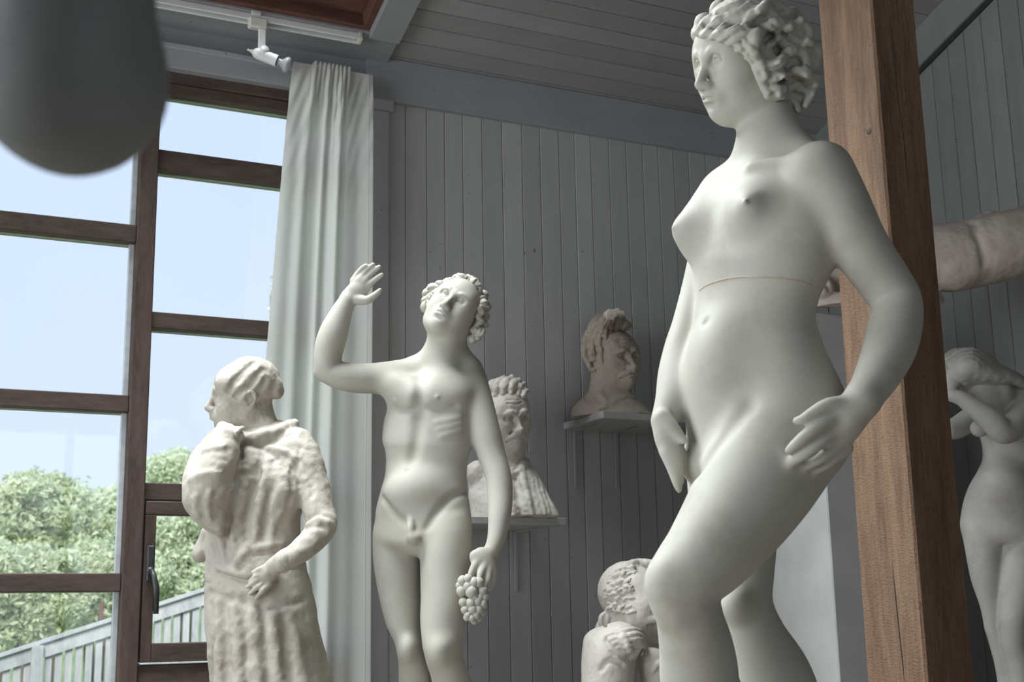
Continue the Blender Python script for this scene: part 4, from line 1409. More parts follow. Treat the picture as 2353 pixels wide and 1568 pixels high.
    yc = hl[1]
    body = g.build('body', [(lo, (hi[0], yc + 0.008, hi[2]), 0.0042), ((hl[0], yc, hl[2]), (hh[0], hh[1], hh[2]), 0.0024)], 'marble', root)
    # hair
    hg = Figure(2.70)
    HH = Head(hg, H.c, H.f, H.u, H.k)
    HH.ell(0, -0.020, 0.048, 0.082, 0.096, 0.080, 0.01)
    HH.ell(0.0, -0.050, 0.020, 0.084, 0.078, 0.090, 0.02)
    HH.ell(0.0, -0.050, 0.012, 0.094, 0.064, 0.084, 0.02)
    HH.ell(0.030, 0.010, 0.070, 0.052, 0.050, 0.040, 0.02)
    hg.pell(1808, 140, 0.0, 72, 92, 80, 0, 0.02)
    hg.pell(1828, 215, 0.02, 36, 46, 50, 0, 0.02)
    def strand(pts, r, sub=False, k=0.006, lift=0.0):
        n_ = len(pts) - 1
        hg.dtube([(x, y, r * (0.65 if i in (0, n_) else 1.0)) for i, (x, y) in enumerate(pts)], k, 4, sub, lift, g)
    for pts, r in (([(1596, 74), (1642, 80), (1690, 98), (1728, 132), (1745, 176), (1764, 218)], 11), ([(1690, 80), (1735, 112), (1762, 160), (1780, 215)], 19), ([(1660, 78), (1710, 84), (1750, 112), (1785, 170)], 18)):
        hg.dtube([(x, y, r * (0.7 if i == 0 else 1.0)) for i, (x, y) in enumerate(pts)], 0.012, 4, False, 0, g)
    # combed back from the forehead
    for pts, r in (([(1598, 76), (1624, 48), (1660, 24), (1704, 2)], 9), ([(1612, 82), (1640, 58), (1680, 34), (1722, 10)], 10), ([(1632, 88), (1660, 66), (1700, 44), (1736, 22)], 10),
                   ([(1652, 92), (1680, 74), (1716, 56), (1744, 36)], 10), ([(1674, 100), (1698, 84), (1726, 72)], 10), ([(1694, 116), (1718, 98), (1738, 88)], 10), ([(1716, 132), (1732, 112), (1744, 104)], 10)):
        strand(pts, r)
    for pts in ([(1608, 76), (1636, 50), (1676, 28), (1714, 4)], [(1626, 82), (1652, 62), (1692, 38), (1730, 14)], [(1646, 88), (1672, 70), (1708, 50), (1740, 30)], [(1668, 94), (1692, 78), (1722, 64)]):
        strand(pts, 3.5, True, 0.004, 3)
    # big rolled curls
    for pts, r in (([(1712, 62), (1728, 36), (1756, 24), (1780, 42), (1768, 70)], 13), ([(1738, 122), (1736, 88), (1760, 62), (1796, 56), (1814, 76)], 15), ([(1806, 66), (1836, 58), (1858, 78), (1846, 104)], 14),
                   ([(1746, 134), (1768, 150), (1798, 140), (1808, 112), (1786, 92), (1766, 104)], 13), ([(1792, 142), (1814, 118), (1840, 122), (1852, 148), (1834, 164)], 13), ([(1744, 162), (1766, 180), (1798, 174)], 13),
                   ([(1802, 178), (1830, 162), (1858, 168), (1866, 196)], 13), ([(1856, 92), (1876, 118), (1876, 152)], 12), ([(1774, 200), (1804, 206), (1834, 192)], 12), ([(1836, 206), (1860, 216), (1852, 242)], 12), ([(1792, 218), (1820, 228), (1834, 254)], 12),
                   ([(1694, 104), (1726, 130), (1746, 172), (1766, 212)], 11), ([(1712, 96), (1742, 132), (1760, 176)], 11), ([(1744, 24), (1772, 8), (1802, 22)], 13), ([(1794, 36), (1820, 28), (1840, 46)], 13), ([(1852, 172), (1874, 182), (1868, 214)], 11), ([(1770, 64), (1790, 82), (1776, 100)], 9)):
        strand(pts, r, lift=3)
    for pts in ([(1752, 120), (1758, 92), (1784, 74), (1804, 80)], [(1764, 160), (1790, 156), (1806, 134)], [(1814, 150), (1828, 136), (1840, 148)], [(1726, 60), (1748, 40), (1766, 48)], [(1822, 76), (1842, 80), (1840, 96)], [(1790, 190), (1820, 178), (1850, 184)], [(1806, 218), (1836, 222), (1846, 206)]):
        strand(pts, 5, True, 0.006, 2)
    # curls on the far side
    for a in range(14):
        t = a * 2.4
        l, f_, u_ = -0.075 - 0.012 * (a % 2), -0.03 + 0.075 * math.sin(t), 0.045 + 0.07 * math.cos(t)
        HH.ell(l * 0.85, f_, u_, 0.020, 0.022, 0.020, 0.006)
    HH.tube([(-0.062, 0.050, 0.062, 0.009), (-0.02, 0.072, 0.078, 0.008), (0.03, 0.072, 0.078, 0.007)], 0.01)
    HH.tube([(-0.074, 0.010, 0.02, 0.010), (-0.070, 0.036, 0.05, 0.009), (-0.045, 0.060, 0.07, 0.008)], 0.01)
    hg.rough = [(0.0012, 0.010, 3)]
    l2, h2 = hg.bounds()
    hg.build('hair', [(l2, h2, 0.0026)], 'marble', root)
    # casting seam round the ribs
    pts = []
    for x, yv in spline([(1606, 668), (1625, 655), (1660, 643), (1700, 637), (1745, 637), (1790, 640), (1835, 647), (1868, 656)], 6):
        pts.append(to_world(g.Q(x, yv, g.front(x, yv) - 0.0008)))
    v, f = tube_geo(pts, [0.0007 + 0.0012 * math.sin(math.pi * (0.1 + 0.85 * i / len(pts))) for i in range(len(pts))], 6)
    so = mesh_obj('casting_seam', v, f, 'seam', root, smooth=True)
    plinth('pale plinth under the large nude woman statue', root_xy, 0.27, 0.24, root, 0.4)
    return root
woman_large()

# ================================================================== nude youth with a raised hand
def youth():
    g = Figure(4.20)
    Q = g.Q
    g.loft([(838, 955, 1085, 0.03, 0.75), (866, 925, 1102, 0.02, 0.62), (905, 896, 1096, 0.0, 0.60), (937, 890, 1090, 0.0, 0.62), (975, 880, 1090, 0.0, 0.62), (1013, 877, 1086, 0.0, 0.62),
            (1034, 883, 1082, 0.0, 0.62), (1062, 886, 1075, 0.0, 0.62), (1090, 884, 1073, 0.0, 0.64), (1128, 874, 1075, 0.0, 0.66), (1180, 862, 1082, 0.0, 0.68), (1228, 860, 1084, 0.0, 0.70), (1275, 880, 1066, 0.0, 0.7)],
           yaw=78, k=0.03, cap=0.05)
    # legs
    g.loft([(1170, 880, 985, 0.02), (1228, 857, 972, 0.02), (1276, 857, 968, 0.02), (1355, 868, 967, 0.02), (1431, 886, 965, 0.01), (1486, 909, 972, 0.0), (1512, 914, 977, 0.0), (1545, 916, 988, 0.02), (1610, 916, 996, 0.05),
            (1700, 926, 990, 0.05), (1810, 940, 980, 0.05), (1850, 938, 984, 0.05)], yaw=85, ratio=1.05, k=0.012, cap=0.02)
    g.loft([(1170, 975, 1075, -0.03), (1220, 966, 1084, -0.04), (1252, 965, 1085, -0.045), (1330, 966, 1083, -0.05), (1372, 967, 1079, -0.055), (1431, 966, 1069, -0.06), (1478, 970, 1063, -0.07), (1517, 978, 1066, -0.06), (1555, 990, 1080, -0.03),
            (1620, 1002, 1094, 0.0), (1700, 1016, 1086, 0.01), (1810, 1030, 1072, 0.02), (1850, 1028, 1076, 0.02)], yaw=85, ratio=1.05, k=0.012, cap=0.02)
    for (x, y, o) in ((960, 1855, 0.05), (1052, 1855, 0.02)):
        g.ptube([(x, y, 24, o), (x - 12, y + 22, 20, o - 0.08), (x - 22, y + 30, 14, o - 0.16)], 0.015)
    g.pell(938, 1492, -0.045, 17, 26, 20, 0, 0.03)
    g.pell(1009, 1500, -0.112, 19, 26, 20, 0, 0.03)
    # neck
    g.ptube([(1020, 862, 52, 0.02), (1020, 820, 46, 0.01), (1026, 780, 44, 0.0), (1042, 735, 40, 0.0)], 0.025)
    g.ptube([(1050, 815, 26, 0.03), (1080, 850, 30, 0.03)], 0.04)
    g.ptube([(990, 828, 26, 0.03), (955, 848, 30, 0.03)], 0.04)
    g.ptube([(952, 908, 30, -0.060), (918, 890, 33, -0.040), (880, 872, 30, -0.02)], 0.06)
    # raised arm
    g.ptube([(948, 862, 40, 0.02), (905, 866, 37, 0.0), (850, 870, 35, -0.02), (795, 866, 33, -0.04), (757, 852, 29, -0.05), (754, 815, 32, -0.06), (765, 770, 33, -0.07), (785, 718, 24, -0.08), (798, 692, 19, -0.085)], 0.015)
    g.pell(737, 858, -0.045, 16, 14, 15, 0, 0.02)
    # raised hand, palm towards the camera
    g.pell(812, 676, -0.09, 27, 21, 12, 30, 0.015)
    g.pell(826, 662, -0.09, 30, 23, 10, 58, 0.012)
    for pts in ([(812, 646, 8.5, -0.088), (822, 630, 7.2, -0.09), (833, 617, 6.4, -0.097), (841, 611, 5.2, -0.103)],
                [(824, 645, 8.5, -0.092), (838, 628, 7.2, -0.095), (850, 615, 6.4, -0.10), (857, 609, 5.2, -0.105)],
                [(836, 648, 8.5, -0.092), (850, 632, 7.2, -0.095), (863, 620, 6.4, -0.10), (871, 614, 5.2, -0.106)],
                [(845, 658, 8.0, -0.09), (857, 647, 6.8, -0.094), (868, 638, 6.0, -0.10), (877, 632, 5.0, -0.105)],
                [(820, 688, 13, -0.09), (842, 690, 10, -0.10), (858, 681, 8, -0.105), (869, 672, 6.5, -0.108), (873, 667, 5, -0.11)]):
        g.ptube(pts, 0.005)
    # hanging arm
    g.ptube([(1078, 880, 43, 0.02), (1094, 925, 39, 0.0), (1113, 990, 36, -0.02), (1131, 1050, 32, -0.03), (1145, 1095, 30, -0.045), (1149, 1140, 29, -0.06), (1148, 1185, 26, -0.08), (1141, 1235, 21, -0.095), (1131, 1265, 18, -0.105)], 0.015)
    g.pell(1116, 1298, -0.115, 24, 42, 17, 22, 0.015)
    g.pell(1096, 1288, -0.125, 15, 24, 12, 30, 0.012)
    for pts in ([(1098, 1290, 10, -0.13), (1088, 1305, 8.5, -0.14), (1081, 1324, 7.5, -0.145), (1084, 1338, 6.5, -0.14)],
                [(1112, 1300, 10, -0.13), (1104, 1320, 8, -0.145), (1100, 1338, 7, -0.15)],
                [(1122, 1310, 11, -0.125), (1120, 1335, 9, -0.135), (1113, 1352, 7.5, -0.14)],
                [(1132, 1308, 10, -0.115), (1132, 1335, 8.5, -0.12), (1124, 1354, 7, -0.125)]):
        g.ptube(pts, 0.005)
    # chest, ribs and belly
    g.pell(1016, 902, -0.052, 46, 34, 24, 12, 0.07)
    g.dtube([(966, 866, 4), (966, 900, 6), (962, 950, 6), (956, 1010, 5), (944, 1066, 4)], 0.034, sub=True, lift=3)
    g.dtube([(908, 942, 3), (928, 948, 4), (950, 942, 3)], 0.018, sub=True, lift=1)
    g.dtube([(985, 938, 3), (1015, 944, 4), (1046, 936, 3)], 0.018, sub=True, lift=1)
    g.dell(1004, 913, 4.5, 4.5, 4.5, 0, 0.005, lift=1)
    g.dell(908, 922, 3.5, 3.5, 3.5, 0, 0.005, lift=1)
    for k in range(3):
        yy = 966 + k * 16
        g.dtube([(1004 + 5 * k, yy + 5, 3.0), (1030, yy + 1, 4.5), (1056, yy - 7, 3.0)], 0.016, lift=-2.5)
    g.pell(950, 1130, -0.055, 62, 50, 44, 0, 0.05)
    g.dell(935, 1082, 5, 4, 6, 0, 0.006, True)
    g.dtube([(1074, 1128, 5), (1036, 1146, 6), (1004, 1178, 6), (982, 1212, 5)], 0.018, sub=True, lift=1)
    g.dtube([(878, 1145, 4), (905, 1180, 5), (932, 1202, 4)], 0.018, sub=True, lift=1)
    g.dtube([(944, 1196, 8, -2), (943, 1214, 9, 5), (944, 1234, 8, 6)], 0.008)
    g.dell(952, 1238, 16, 15, 14, 0, 0.01, lift=-2)
    # head, tipped back to one side
    H = Head(g, Q(1046, 712, -0.01), (-0.14, 0.30, -0.92), (0.50, 0.78, 0.36), 0.97, 1.0)
    H.face(ears=(1,))
    bx = drop_base(g, 1000, 1200)
    zt = float(to_world(g.Q(1000, 1872, 0))[2])
    g.clip = zt
    root = empty('standing_youth_statue', (bx[0], bx[1], zt))
    tag(root, 'white plaster statue of a nude curly-haired youth raising one hand and holding grapes', 'statue')
    lo, hi = g.bounds()
    yc = g.Q(0, 800)[1]
    g.build('body', [((lo[0], lo[1], lo[2]), (hi[0], yc + 0.008, hi[2]), 0.0048), ((lo[0], yc, lo[2]), (hi[0], hi[1], hi[2]), 0.0030)], 'marble2', root)
    # curls
    hg = Figure(4.20)
    HH = Head(hg, H.c, H.f, H.u, H.k)
    HH.ell(0, -0.040, 0.035, 0.078, 0.084, 0.082, 0.01)
    rg = random.Random(5)
    def curl(x, y, r, o):
        """a small rolled lock: a ball with a groove"""
        hg.pell(x, y, o, r, r * 0.92, r, rg.uniform(0, 90), 0.004)
        a = rg.uniform(0, 6.28)
        hg.ptube([(x + r * 0.75 * math.cos(a), y + r * 0.75 * math.sin(a), r * 0.16, o - g.px(r * 0.65)), (x, y, r * 0.20, o - g.px(r * 1.02)), (x - r * 0.75 * math.cos(a), y - r * 0.75 * math.sin(a), r * 0.16, o - g.px(r * 0.65))], 0.003, sub=True)
    s = 0.1148
    for cx, cy, r, o in ((180, 740, 120, -.01), (150, 620, 80, .0), (190, 480, 100, .01), (300, 380, 110, .01), (260, 560, 90, -.01), (430, 330, 105, .0), (400, 460, 90, -.03), (330, 500, 80, -.03), (520, 300, 90, .0), (590, 250, 85, .01),
                         (650, 250, 90, -.02), (770, 200, 100, .0), (870, 180, 100, -.02), (960, 210, 90, -.02), (1050, 220, 100, .0), (1130, 270, 100, -.02), (1190, 350, 90, -.02), (1220, 430, 75, -.02),
                         (1290, 580, 70, -.02), (1310, 690, 90, -.03), (1270, 840, 75, -.03), (1240, 760, 60, -.04), (1250, 1030, 80, -.02), (1330, 1080, 65, .0), (1130, 1210, 75, -.02), (1270, 1250, 85, -.02), (1100, 1390, 80, -.01),
                         (1200, 1350, 75, -.01), (1380, 1120, 45, .01), (1210, 930, 60, -.03), (1330, 900, 80, .02), (1350, 780, 70, .02), (1180, 1120, 60, -.02), (1250, 500, 70, .0), (820, 110, 50, .02), (1000, 150, 60, .02)):
        curl(960 + cx * s, 620 + cy * s, r * s * 1.16, o - 0.016)
    for a in range(26):
        t, q = a * 2.399, (a + 0.5) / 26
        ph = math.acos(1 - 1.2 * q)
        HH.ell(0.082 * math.sin(ph) * math.cos(t), -0.045 - 0.080 * math.cos(ph), 0.035 + 0.082 * math.sin(ph) * math.sin(t), 0.021, 0.020, 0.021, 0.004)
    l2, h2 = hg.bounds()
    hg.build('hair', [(l2, h2, 0.0028)], 'marble2', root)
    # grapes
    gb = empty('grape_bunch', (0, 0, 0), root)
    gl = to_world(g.Q(1086, 1370, -0.14))
    gv, gf = tube_geo([to_world(g.Q(1100, 1318, -0.135)), to_world(g.Q(1092, 1345, -0.135)), to_world(g.Q(1088, 1400, -0.135))], [0.006, 0.012, 0.005], 8)
    bpy.data.objects.remove(gb)
    gb = mesh_obj('grape_bunch', gv, gf, 'marble2', root, smooth=True)
    gr_list = [(765, 893, 33), (800, 880, 30), (760, 960, 36), (825, 965, 42), (870, 905, 34), (895, 960, 32), (842, 905, 34), (800, 930, 34), (770, 1035, 30), (822, 1040, 34), (862, 1030, 32), (898, 1045, 30), (782, 1085, 28),
               (832, 1082, 32), (872, 1082, 30), (800, 1122, 26), (828, 1140, 24), (792, 1138, 22), (855, 1120, 26), (910, 1000, 28), (745, 925, 26), (845, 1000, 28), (880, 1000, 26)]
    bmg = bmesh.new()
    bmesh.ops.create_icosphere(bmg, subdivisions=2, radius=1.0)
    gm = bpy.data.meshes.new('grape')
    bmg.to_mesh(gm)
    bmg.free()
    gm.polygons.foreach_set('use_smooth', [True] * len(gm.polygons))
    gm.materials.append(MAT['marble2'])
    w0 = wloc(gb)
    for i, (cx, cy, r) in enumerate(gr_list):
        for back in (0, 1):
            if back and i % 2:
                continue
            px_, py_ = 800 + cx * 0.3444, 1028 + cy * 0.3444
            dz = -0.155 - 0.010 * math.cos((px_ - 1086) / 20) + (0.035 if back else 0)
            o = bpy.data.objects.new('grape', gm)
            link(o, gb)
            o.location = Vector(to_world(g.Q(px_ + (5 if back else 0), py_ + (6 if back else 0), dz))) - w0
            rr = g.px(r * 0.3444) * 1.04
            o.scale = (rr, rr, rr * 1.05)
    plinth('pale plinth under the nude youth statue', bx, 0.17, 0.17, root, -0.45)
youth()

# ================================================================== robed woman by the window
def woman_robed():
    g = Figure(4.10)
    Q = g.Q
    bx = drop_base(g, 600, 1300)
    zt = float(to_world(g.Q(620, 1850, 0))[2])
    root = empty('robed_woman_statue', (bx[0], bx[1], zt))
    tag(root, 'rough buff plaster statue of a robed woman with bowed head, in front of the window', 'statue')
    rg = random.Random(4)
    # --- jacket with sleeves
    j = Figure(4.10)
    j.loft([(966, 566, 655, 0.03, 0.9), (985, 540, 684, 0.02, 0.82), (1012, 512, 712, 0.01, 0.70), (1060, 494, 716, 0.0, 0.68), (1110, 486, 706, 0.0, 0.72), (1160, 480, 697, 0.0, 0.74), (1200, 476, 691, 0.0, 0.76), (1240, 474, 692, 0.0, 0.78), (1290, 472, 700, 0.0, 0.80),
            (1320, 470, 706, 0.0, 0.80), (1345, 474, 700, 0.0, 0.78)], yaw=80, k=0.03, cap=0.02)
    j.pell(648, 1130, -0.07, 44, 50, 44, 0, 0.05)
    # arm bent up to the chin inside a wide sleeve
    j.ptube([(520, 1012, 40, -0.03), (486, 1062, 48, -0.07), (466, 1120, 46, -0.11), (474, 1165, 38, -0.12), (496, 1196, 28, -0.12)], 0.03)
    j.ptube([(474, 1150, 42, -0.12), (490, 1095, 44, -0.15), (512, 1035, 36, -0.14), (516, 1000, 27, -0.12)], 0.03)
    j.ptube([(500, 1190, 24, -0.11), (520, 1140, 30, -0.10), (530, 1090, 28, -0.09)], 0.03)
    # knot behind the waist and its hanging end
    j.pell(462, 1272, 0.03, 19, 20, 20, 0, 0.012)
    j.ptube([(472, 1225, 13, 0.02), (464, 1255, 14, 0.03), (458, 1278, 13, 0.03)], 0.012)
    # near sleeve
    j.ptube([(682, 1022, 40, -0.02), (705, 1070, 40, -0.04), (722, 1130, 37, -0.06), (735, 1185, 34, -0.08), (738, 1212, 33, -0.10), (712, 1248, 29, -0.14), (676, 1276, 25, -0.17), (650, 1290, 24, -0.18)], 0.016)
    # collar roll
    j.dtube([(520, 990, 10, -2), (550, 1004, 14, -2), (585, 1006, 15, -2), (625, 996, 15, -3), (660, 980, 14, -5), (678, 974, 10, -5)], 0.012)
    j.dtube([(552, 1016, 5), (590, 1024, 6), (632, 1014, 6), (676, 994, 5)], 0.012, sub=True, lift=1)
    # opening and pulled folds of the front
    for pts, r, sub, k in (([(556, 1040), (548, 1090), (536, 1150), (524, 1210), (520, 1255)], 6, True, 0.016), ([(572, 1040), (566, 1100), (556, 1160), (546, 1230)], 7, False, 0.022),
                           ([(600, 1040), (590, 1100), (574, 1170), (566, 1240)], 6, True, 0.018), ([(618, 1060), (606, 1120), (592, 1190), (584, 1246)], 8, False, 0.018), ([(628, 1110), (614, 1170), (604, 1240)], 6, True, 0.016),
                           ([(650, 1170), (630, 1200), (622, 1245)], 8, False, 0.016), ([(505, 1215), (508, 1250), (518, 1290)], 7, False, 0.014), ([(488, 1230), (494, 1270), (500, 1310)], 6, True, 0.012),
                           ([(548, 1180), (536, 1220), (538, 1262)], 7, False, 0.014), ([(670, 1080), (672, 1120), (664, 1160)], 6, True, 0.016), ([(690, 1030), (684, 1070), (688, 1110)], 5, True, 0.014),
                           ([(600, 1030), (630, 1050), (656, 1080)], 5, True, 0.014), ([(620, 1026), (660, 1040), (690, 1064)], 6, False, 0.014)):
        j.dtube([(x, y, r * (0.6 if i in (0, len(pts) - 1) else 1.0)) for i, (x, y) in enumerate(pts)], k * 0.8, sub=sub, lift=(-r * 0.1 if not sub else 0))
    # sleeve wrinkles
    for pts, r, sub in (([(440, 1102), (470, 1088), (504, 1088)], 6, False), ([(470, 1036), (492, 1030), (514, 1026)], 5, False),
                        ([(452, 1140), (448, 1165), (456, 1186)], 6, False), ([(482, 1132), (478, 1165), (482, 1196)], 6, False), 
                        ([(502, 1140), (516, 1122), (532, 1116)], 7, False),
                        ([(706, 1196), (728, 1184), (750, 1190)], 5, True), ([(708, 1206), (730, 1196), (752, 1200)], 6, False), ([(700, 1216), (726, 1210), (746, 1212)], 4, True), ([(690, 1060), (712, 1100), (716, 1140)], 5, True)):
        j.dtube([(x, y, r) for x, y in pts], 0.012, sub=sub, lift=(-r * 0.3 if not sub else r * 0.4))
    # lumpy belt and broken hem
    j.dtube([(500, 1302, 7), (528, 1314, 9), (552, 1322, 10), (576, 1322, 8)], 0.010)
    j.dtube([(505, 1318, 5), (530, 1330, 6), (560, 1338, 6), (585, 1334, 4)], 0.010, sub=True)
    j.dtube([(540, 1262, 9), (560, 1284, 12), (572, 1306, 9)], 0.012)
    j.dtube([(566, 1258, 8), (552, 1280, 9), (536, 1298, 7)], 0.012)
    j.dtube([(586, 1262, 5), (618, 1256, 7), (648, 1250, 5)], 0.012)
    j.dtube([(590, 1274, 4), (618, 1268, 5), (640, 1264, 4)], 0.012, sub=True)
    j.rough = [(0.0036, 0.045, 1), (0.0020, 0.016, 2)]
    # --- skirt
    k = Figure(4.10)
    k.loft([(1275, 486, 690, 0.0, 0.8), (1330, 472, 712, 0.0, 0.82), (1360, 469, 718, 0.0, 0.82), (1410, 468, 727, 0.0, 0.82), (1480, 475, 742, 0.0, 0.82), (1555, 483, 762, 0.0, 0.82), (1650, 486, 778, 0.0, 0.82), (1780, 486, 790, 0.0, 0.82), (1900, 480, 800, 0.0, 0.82)], yaw=80, k=0.02, cap=0.015)
    for (x0, x1, r, sub, y0) in ((500, 516, 12, False, 1375), (516, 536, 8, True, 1380), (540, 566, 12, False, 1395), (562, 590, 9, True, 1375), (580, 616, 13, False, 1400), (604, 650, 9, True, 1385), (622, 676, 12, False, 1400), (650, 712, 9, True, 1420), (680, 740, 12, False, 1450), (484, 492, 7, True, 1390)):
        pts = []
        for t in np.linspace(0, 1, 7):
            pts.append((x0 + (x1 - x0) * t + rg.uniform(-3, 3), y0 + t * (1880 - y0), r * (0.45 + 0.75 * t ** 0.6)))
        k.dtube(pts, 0.026, sub=sub, lift=(-r * 0.35 if not sub else 0))
    k.dtube([(480, 1362, 6), (540, 1378, 7), (600, 1390, 7), (660, 1392, 6), (700, 1380, 4)], 0.016, sub=True, lift=1)
    k.clip = zt
    k.rough = [(0.0036, 0.050, 3), (0.0018, 0.016, 4)]
    # --- head and neck
    H = Head(g, Q(560, 908, 0.0), (-0.95, -0.02, -0.32), (0.06, 0.99, -0.05), 0.97, 1.02)
    H.face(ears=(1,))
    g.ptube([(600, 1010, 52, 0.02), (590, 965, 42, 0.02), (580, 925, 36, 0.02)], 0.03)
    g.rough = [(0.0022, 0.030, 5), (0.0010, 0.010, 8)]
    lo, hi = g.bounds()
    g.build('head', [(lo, hi, 0.0031)], 'clay', root)
    # --- hair with a bun
    h = Figure(4.10)
    HH = Head(h, H.c, H.f, H.u, H.k)
    HH.ell(0, -0.022, 0.045, 0.083, 0.094, 0.082, 0.01)
    HH.ell(0.044, 0.046, 0.034, 0.040, 0.052, 0.046, 0.02)
    HH.ell(0.060, 0.006, 0.004, 0.028, 0.050, 0.034, 0.02)
    h.pell(632, 890, 0.0, 20, 29, 27, 22, 0.006)
    h.pell(606, 880, 0.0, 22, 32, 34, 0, 0.02)
    for pts in ([(584, 832), (552, 862), (526, 898)], [(604, 850), (576, 884), (544, 910)], [(612, 872), (596, 900), (572, 916)]):
        h.dtube([(x, y, 6) for x, y in pts], 0.014, sub=True, lift=2)
    h.rough = [(0.0030, 0.030, 6), (0.0012, 0.010, 9)]
    lo, hi = h.bounds()
    h.build('hair', [(lo, hi, 0.0032)], 'clay', root)
    # --- hand at the belly
    b = Figure(4.10)
    oh = j.front(600, 1320) - b.px(9)
    b.ptube([(655, 1287, 21, -0.185), (630, 1302, 20, oh - 0.006), (612, 1318, 18, oh)], 0.012)
    b.pell(612, 1324, oh, 24, 18, 12, 25, 0.012)
    for i, (xa, ya, xb, yb) in enumerate(((604, 1318, 574, 1336), (606, 1328, 568, 1350), (610, 1338, 574, 1365), (618, 1344, 590, 1374))):
        b.ptube([(xa, ya, 7.0, oh - 0.004), ((xa + xb) / 2, (ya + yb) / 2 - 2, 6.2, oh - 0.012), (xb, yb, 4.6, oh - 0.004)], 0.006)
    b.ptube([(622, 1306, 9, oh - 0.004), (600, 1308, 7, oh - 0.012), (582, 1316, 5.5, oh - 0.008)], 0.006)
    b.rough = [(0.0012, 0.018, 12)]
    lo, hi = b.bounds()
    b.build('hand', [(lo, hi, 0.0031)], 'clay', root)
    # --- hand under the chin
    c = Figure(4.10)
    c.ptube([(516, 1024, 22, -0.14), (514, 1002, 19, -0.13), (512, 984, 15, -0.10)], 0.012)
    for q in range(4):
        c.ptube([(506 + 11 * q, 1006, 7, -0.150), (508 + 12 * q, 994, 6.5, -0.158), (516 + 12 * q, 986, 6, -0.14), (524 + 11 * q, 984, 5, -0.12)], 0.006)
    c.rough = [(0.0012, 0.018, 14)]
    lo, hi = c.bounds()
    c.build('hand', [(lo, hi, 0.0031)], 'clay', root)
    lo, hi = j.bounds()
    j.build('jacket', [(lo, hi, 0.0040)], 'clay', root)
    lo, hi = k.bounds()
    k.build('skirt', [(lo, hi, 0.0048)], 'clay', root)
    plinth('pale plinth under the robed woman statue', bx, 0.20, 0.17, root, -0.45)
woman_robed()

# ================================================================== busts on the shelves
def hair_lock(h, pts, k=0.006):
    h.ptube(pts, k)

def bust_upper():
    yb = 4.43
    d = depth_at_y(1400, 850, yb)
    g = Figure(d)
    Q = g.Q
    H = Head(g, Q(1407, 824, 0.0), (0.56, 0.10, -0.80), (-0.10, 0.98, 0.08), 1.12, 0.93)
    H.face(ears=(1,), old=True)
    g.ptube([(1398, 925, 50, 0.02), (1398, 900, 45, 0.02), (1400, 860, 41, 0.02)], 0.03)
    # chest cut off at the shelf
    g.loft([(895, 1375, 1440, 0.02, 1.0), (915, 1340, 1462, 0.0, 0.7), (938, 1318, 1490, -0.01, 0.62), (955, 1312, 1505, -0.02, 0.60), (985, 1311, 1512, -0.02, 0.60), (1010, 1311, 1512, -0.02, 0.60)], yaw=75, k=0.03, cap=0.008)
    g.dtube([(1362, 922, 7), (1380, 940, 9), (1400, 930, 9), (1425, 916, 8), (1455, 912, 6)], 0.014, lift=-2)
    g.dtube([(1342, 910, 3), (1354, 926, 4), (1370, 930, 3)], 0.008, sub=True)
    g.dtube([(1380, 905, 5), (1390, 925, 5)], 0.02)
    g.rough = [(0.0022, 0.022, 21), (0.0010, 0.008, 22)]
    zb = 2.3155
    g.clip = zb
    bxy = drop_base(g, 1400, 960)
    root = tag(empty('portrait_bust', (bxy[0], yb, zb)), 'tan plaster bust of a moustached man with swept-up hair, on the upper shelf', 'bust')
    lo, hi = g.bounds()
    o = g.build('head_and_chest', [(lo, hi, 0.0030)], 'bust_tan', root)
    h = Figure(d)
    HH = Head(h, H.c, H.f, H.u, H.k)
    HH.ell(0, -0.052, 0.045, 0.080, 0.074, 0.080, 0.01)
    h.pell(1386, 748, -0.01, 36, 28, 40, 20, 0.02)
    h.pell(1398, 736, 0.0, 26, 20, 28, 0, 0.02)
    h.pell(1424, 746, -0.045, 28, 15, 30, -8, 0.02)
    for pts, r in (([(1354, 838), (1346, 815), (1346, 785), (1358, 758), (1380, 735)], 11), ([(1364, 826), (1360, 798), (1366, 768), (1386, 738), (1400, 718)], 12),
                   ([(1378, 806), (1376, 782), (1384, 752), (1402, 726)], 11), ([(1390, 778), (1390, 750), (1402, 724), (1420, 714)], 9), ([(1402, 766), (1402, 744), (1414, 722), (1432, 720)], 8),
                   ([(1416, 758), (1420, 742), (1434, 730)], 7), ([(1432, 758), (1436, 746), (1446, 742)], 6), ([(1354, 838), (1358, 848), (1366, 850)], 7), ([(1384, 832), (1380, 818), (1382, 800)], 6)):
        h.dtube([(x, y, r * 0.85 * (0.7 if i in (0, len(pts) - 1) else 1.0)) for i, (x, y) in enumerate(pts)], 0.005, lift=3, base=g)
    for pts in ([(1350, 826), (1352, 792), (1362, 764), (1384, 738)], [(1371, 812), (1370, 784), (1378, 756), (1396, 728)], [(1386, 785), (1390, 758), (1404, 732), (1418, 722)], [(1400, 762), (1408, 738), (1424, 726)], [(1415, 760), (1424, 742), (1436, 734)], [(1357, 800), (1356, 780), (1370, 752)]):
        h.dtube([(x, y, 4) for x, y in pts], 0.005, sub=True, lift=2)
    h.rough = [(0.0022, 0.012, 23)]
    lo, hi = h.bounds()
    h.build('hair', [(lo, hi, 0.0030)], 'bust_tan', root)
bust_upper()

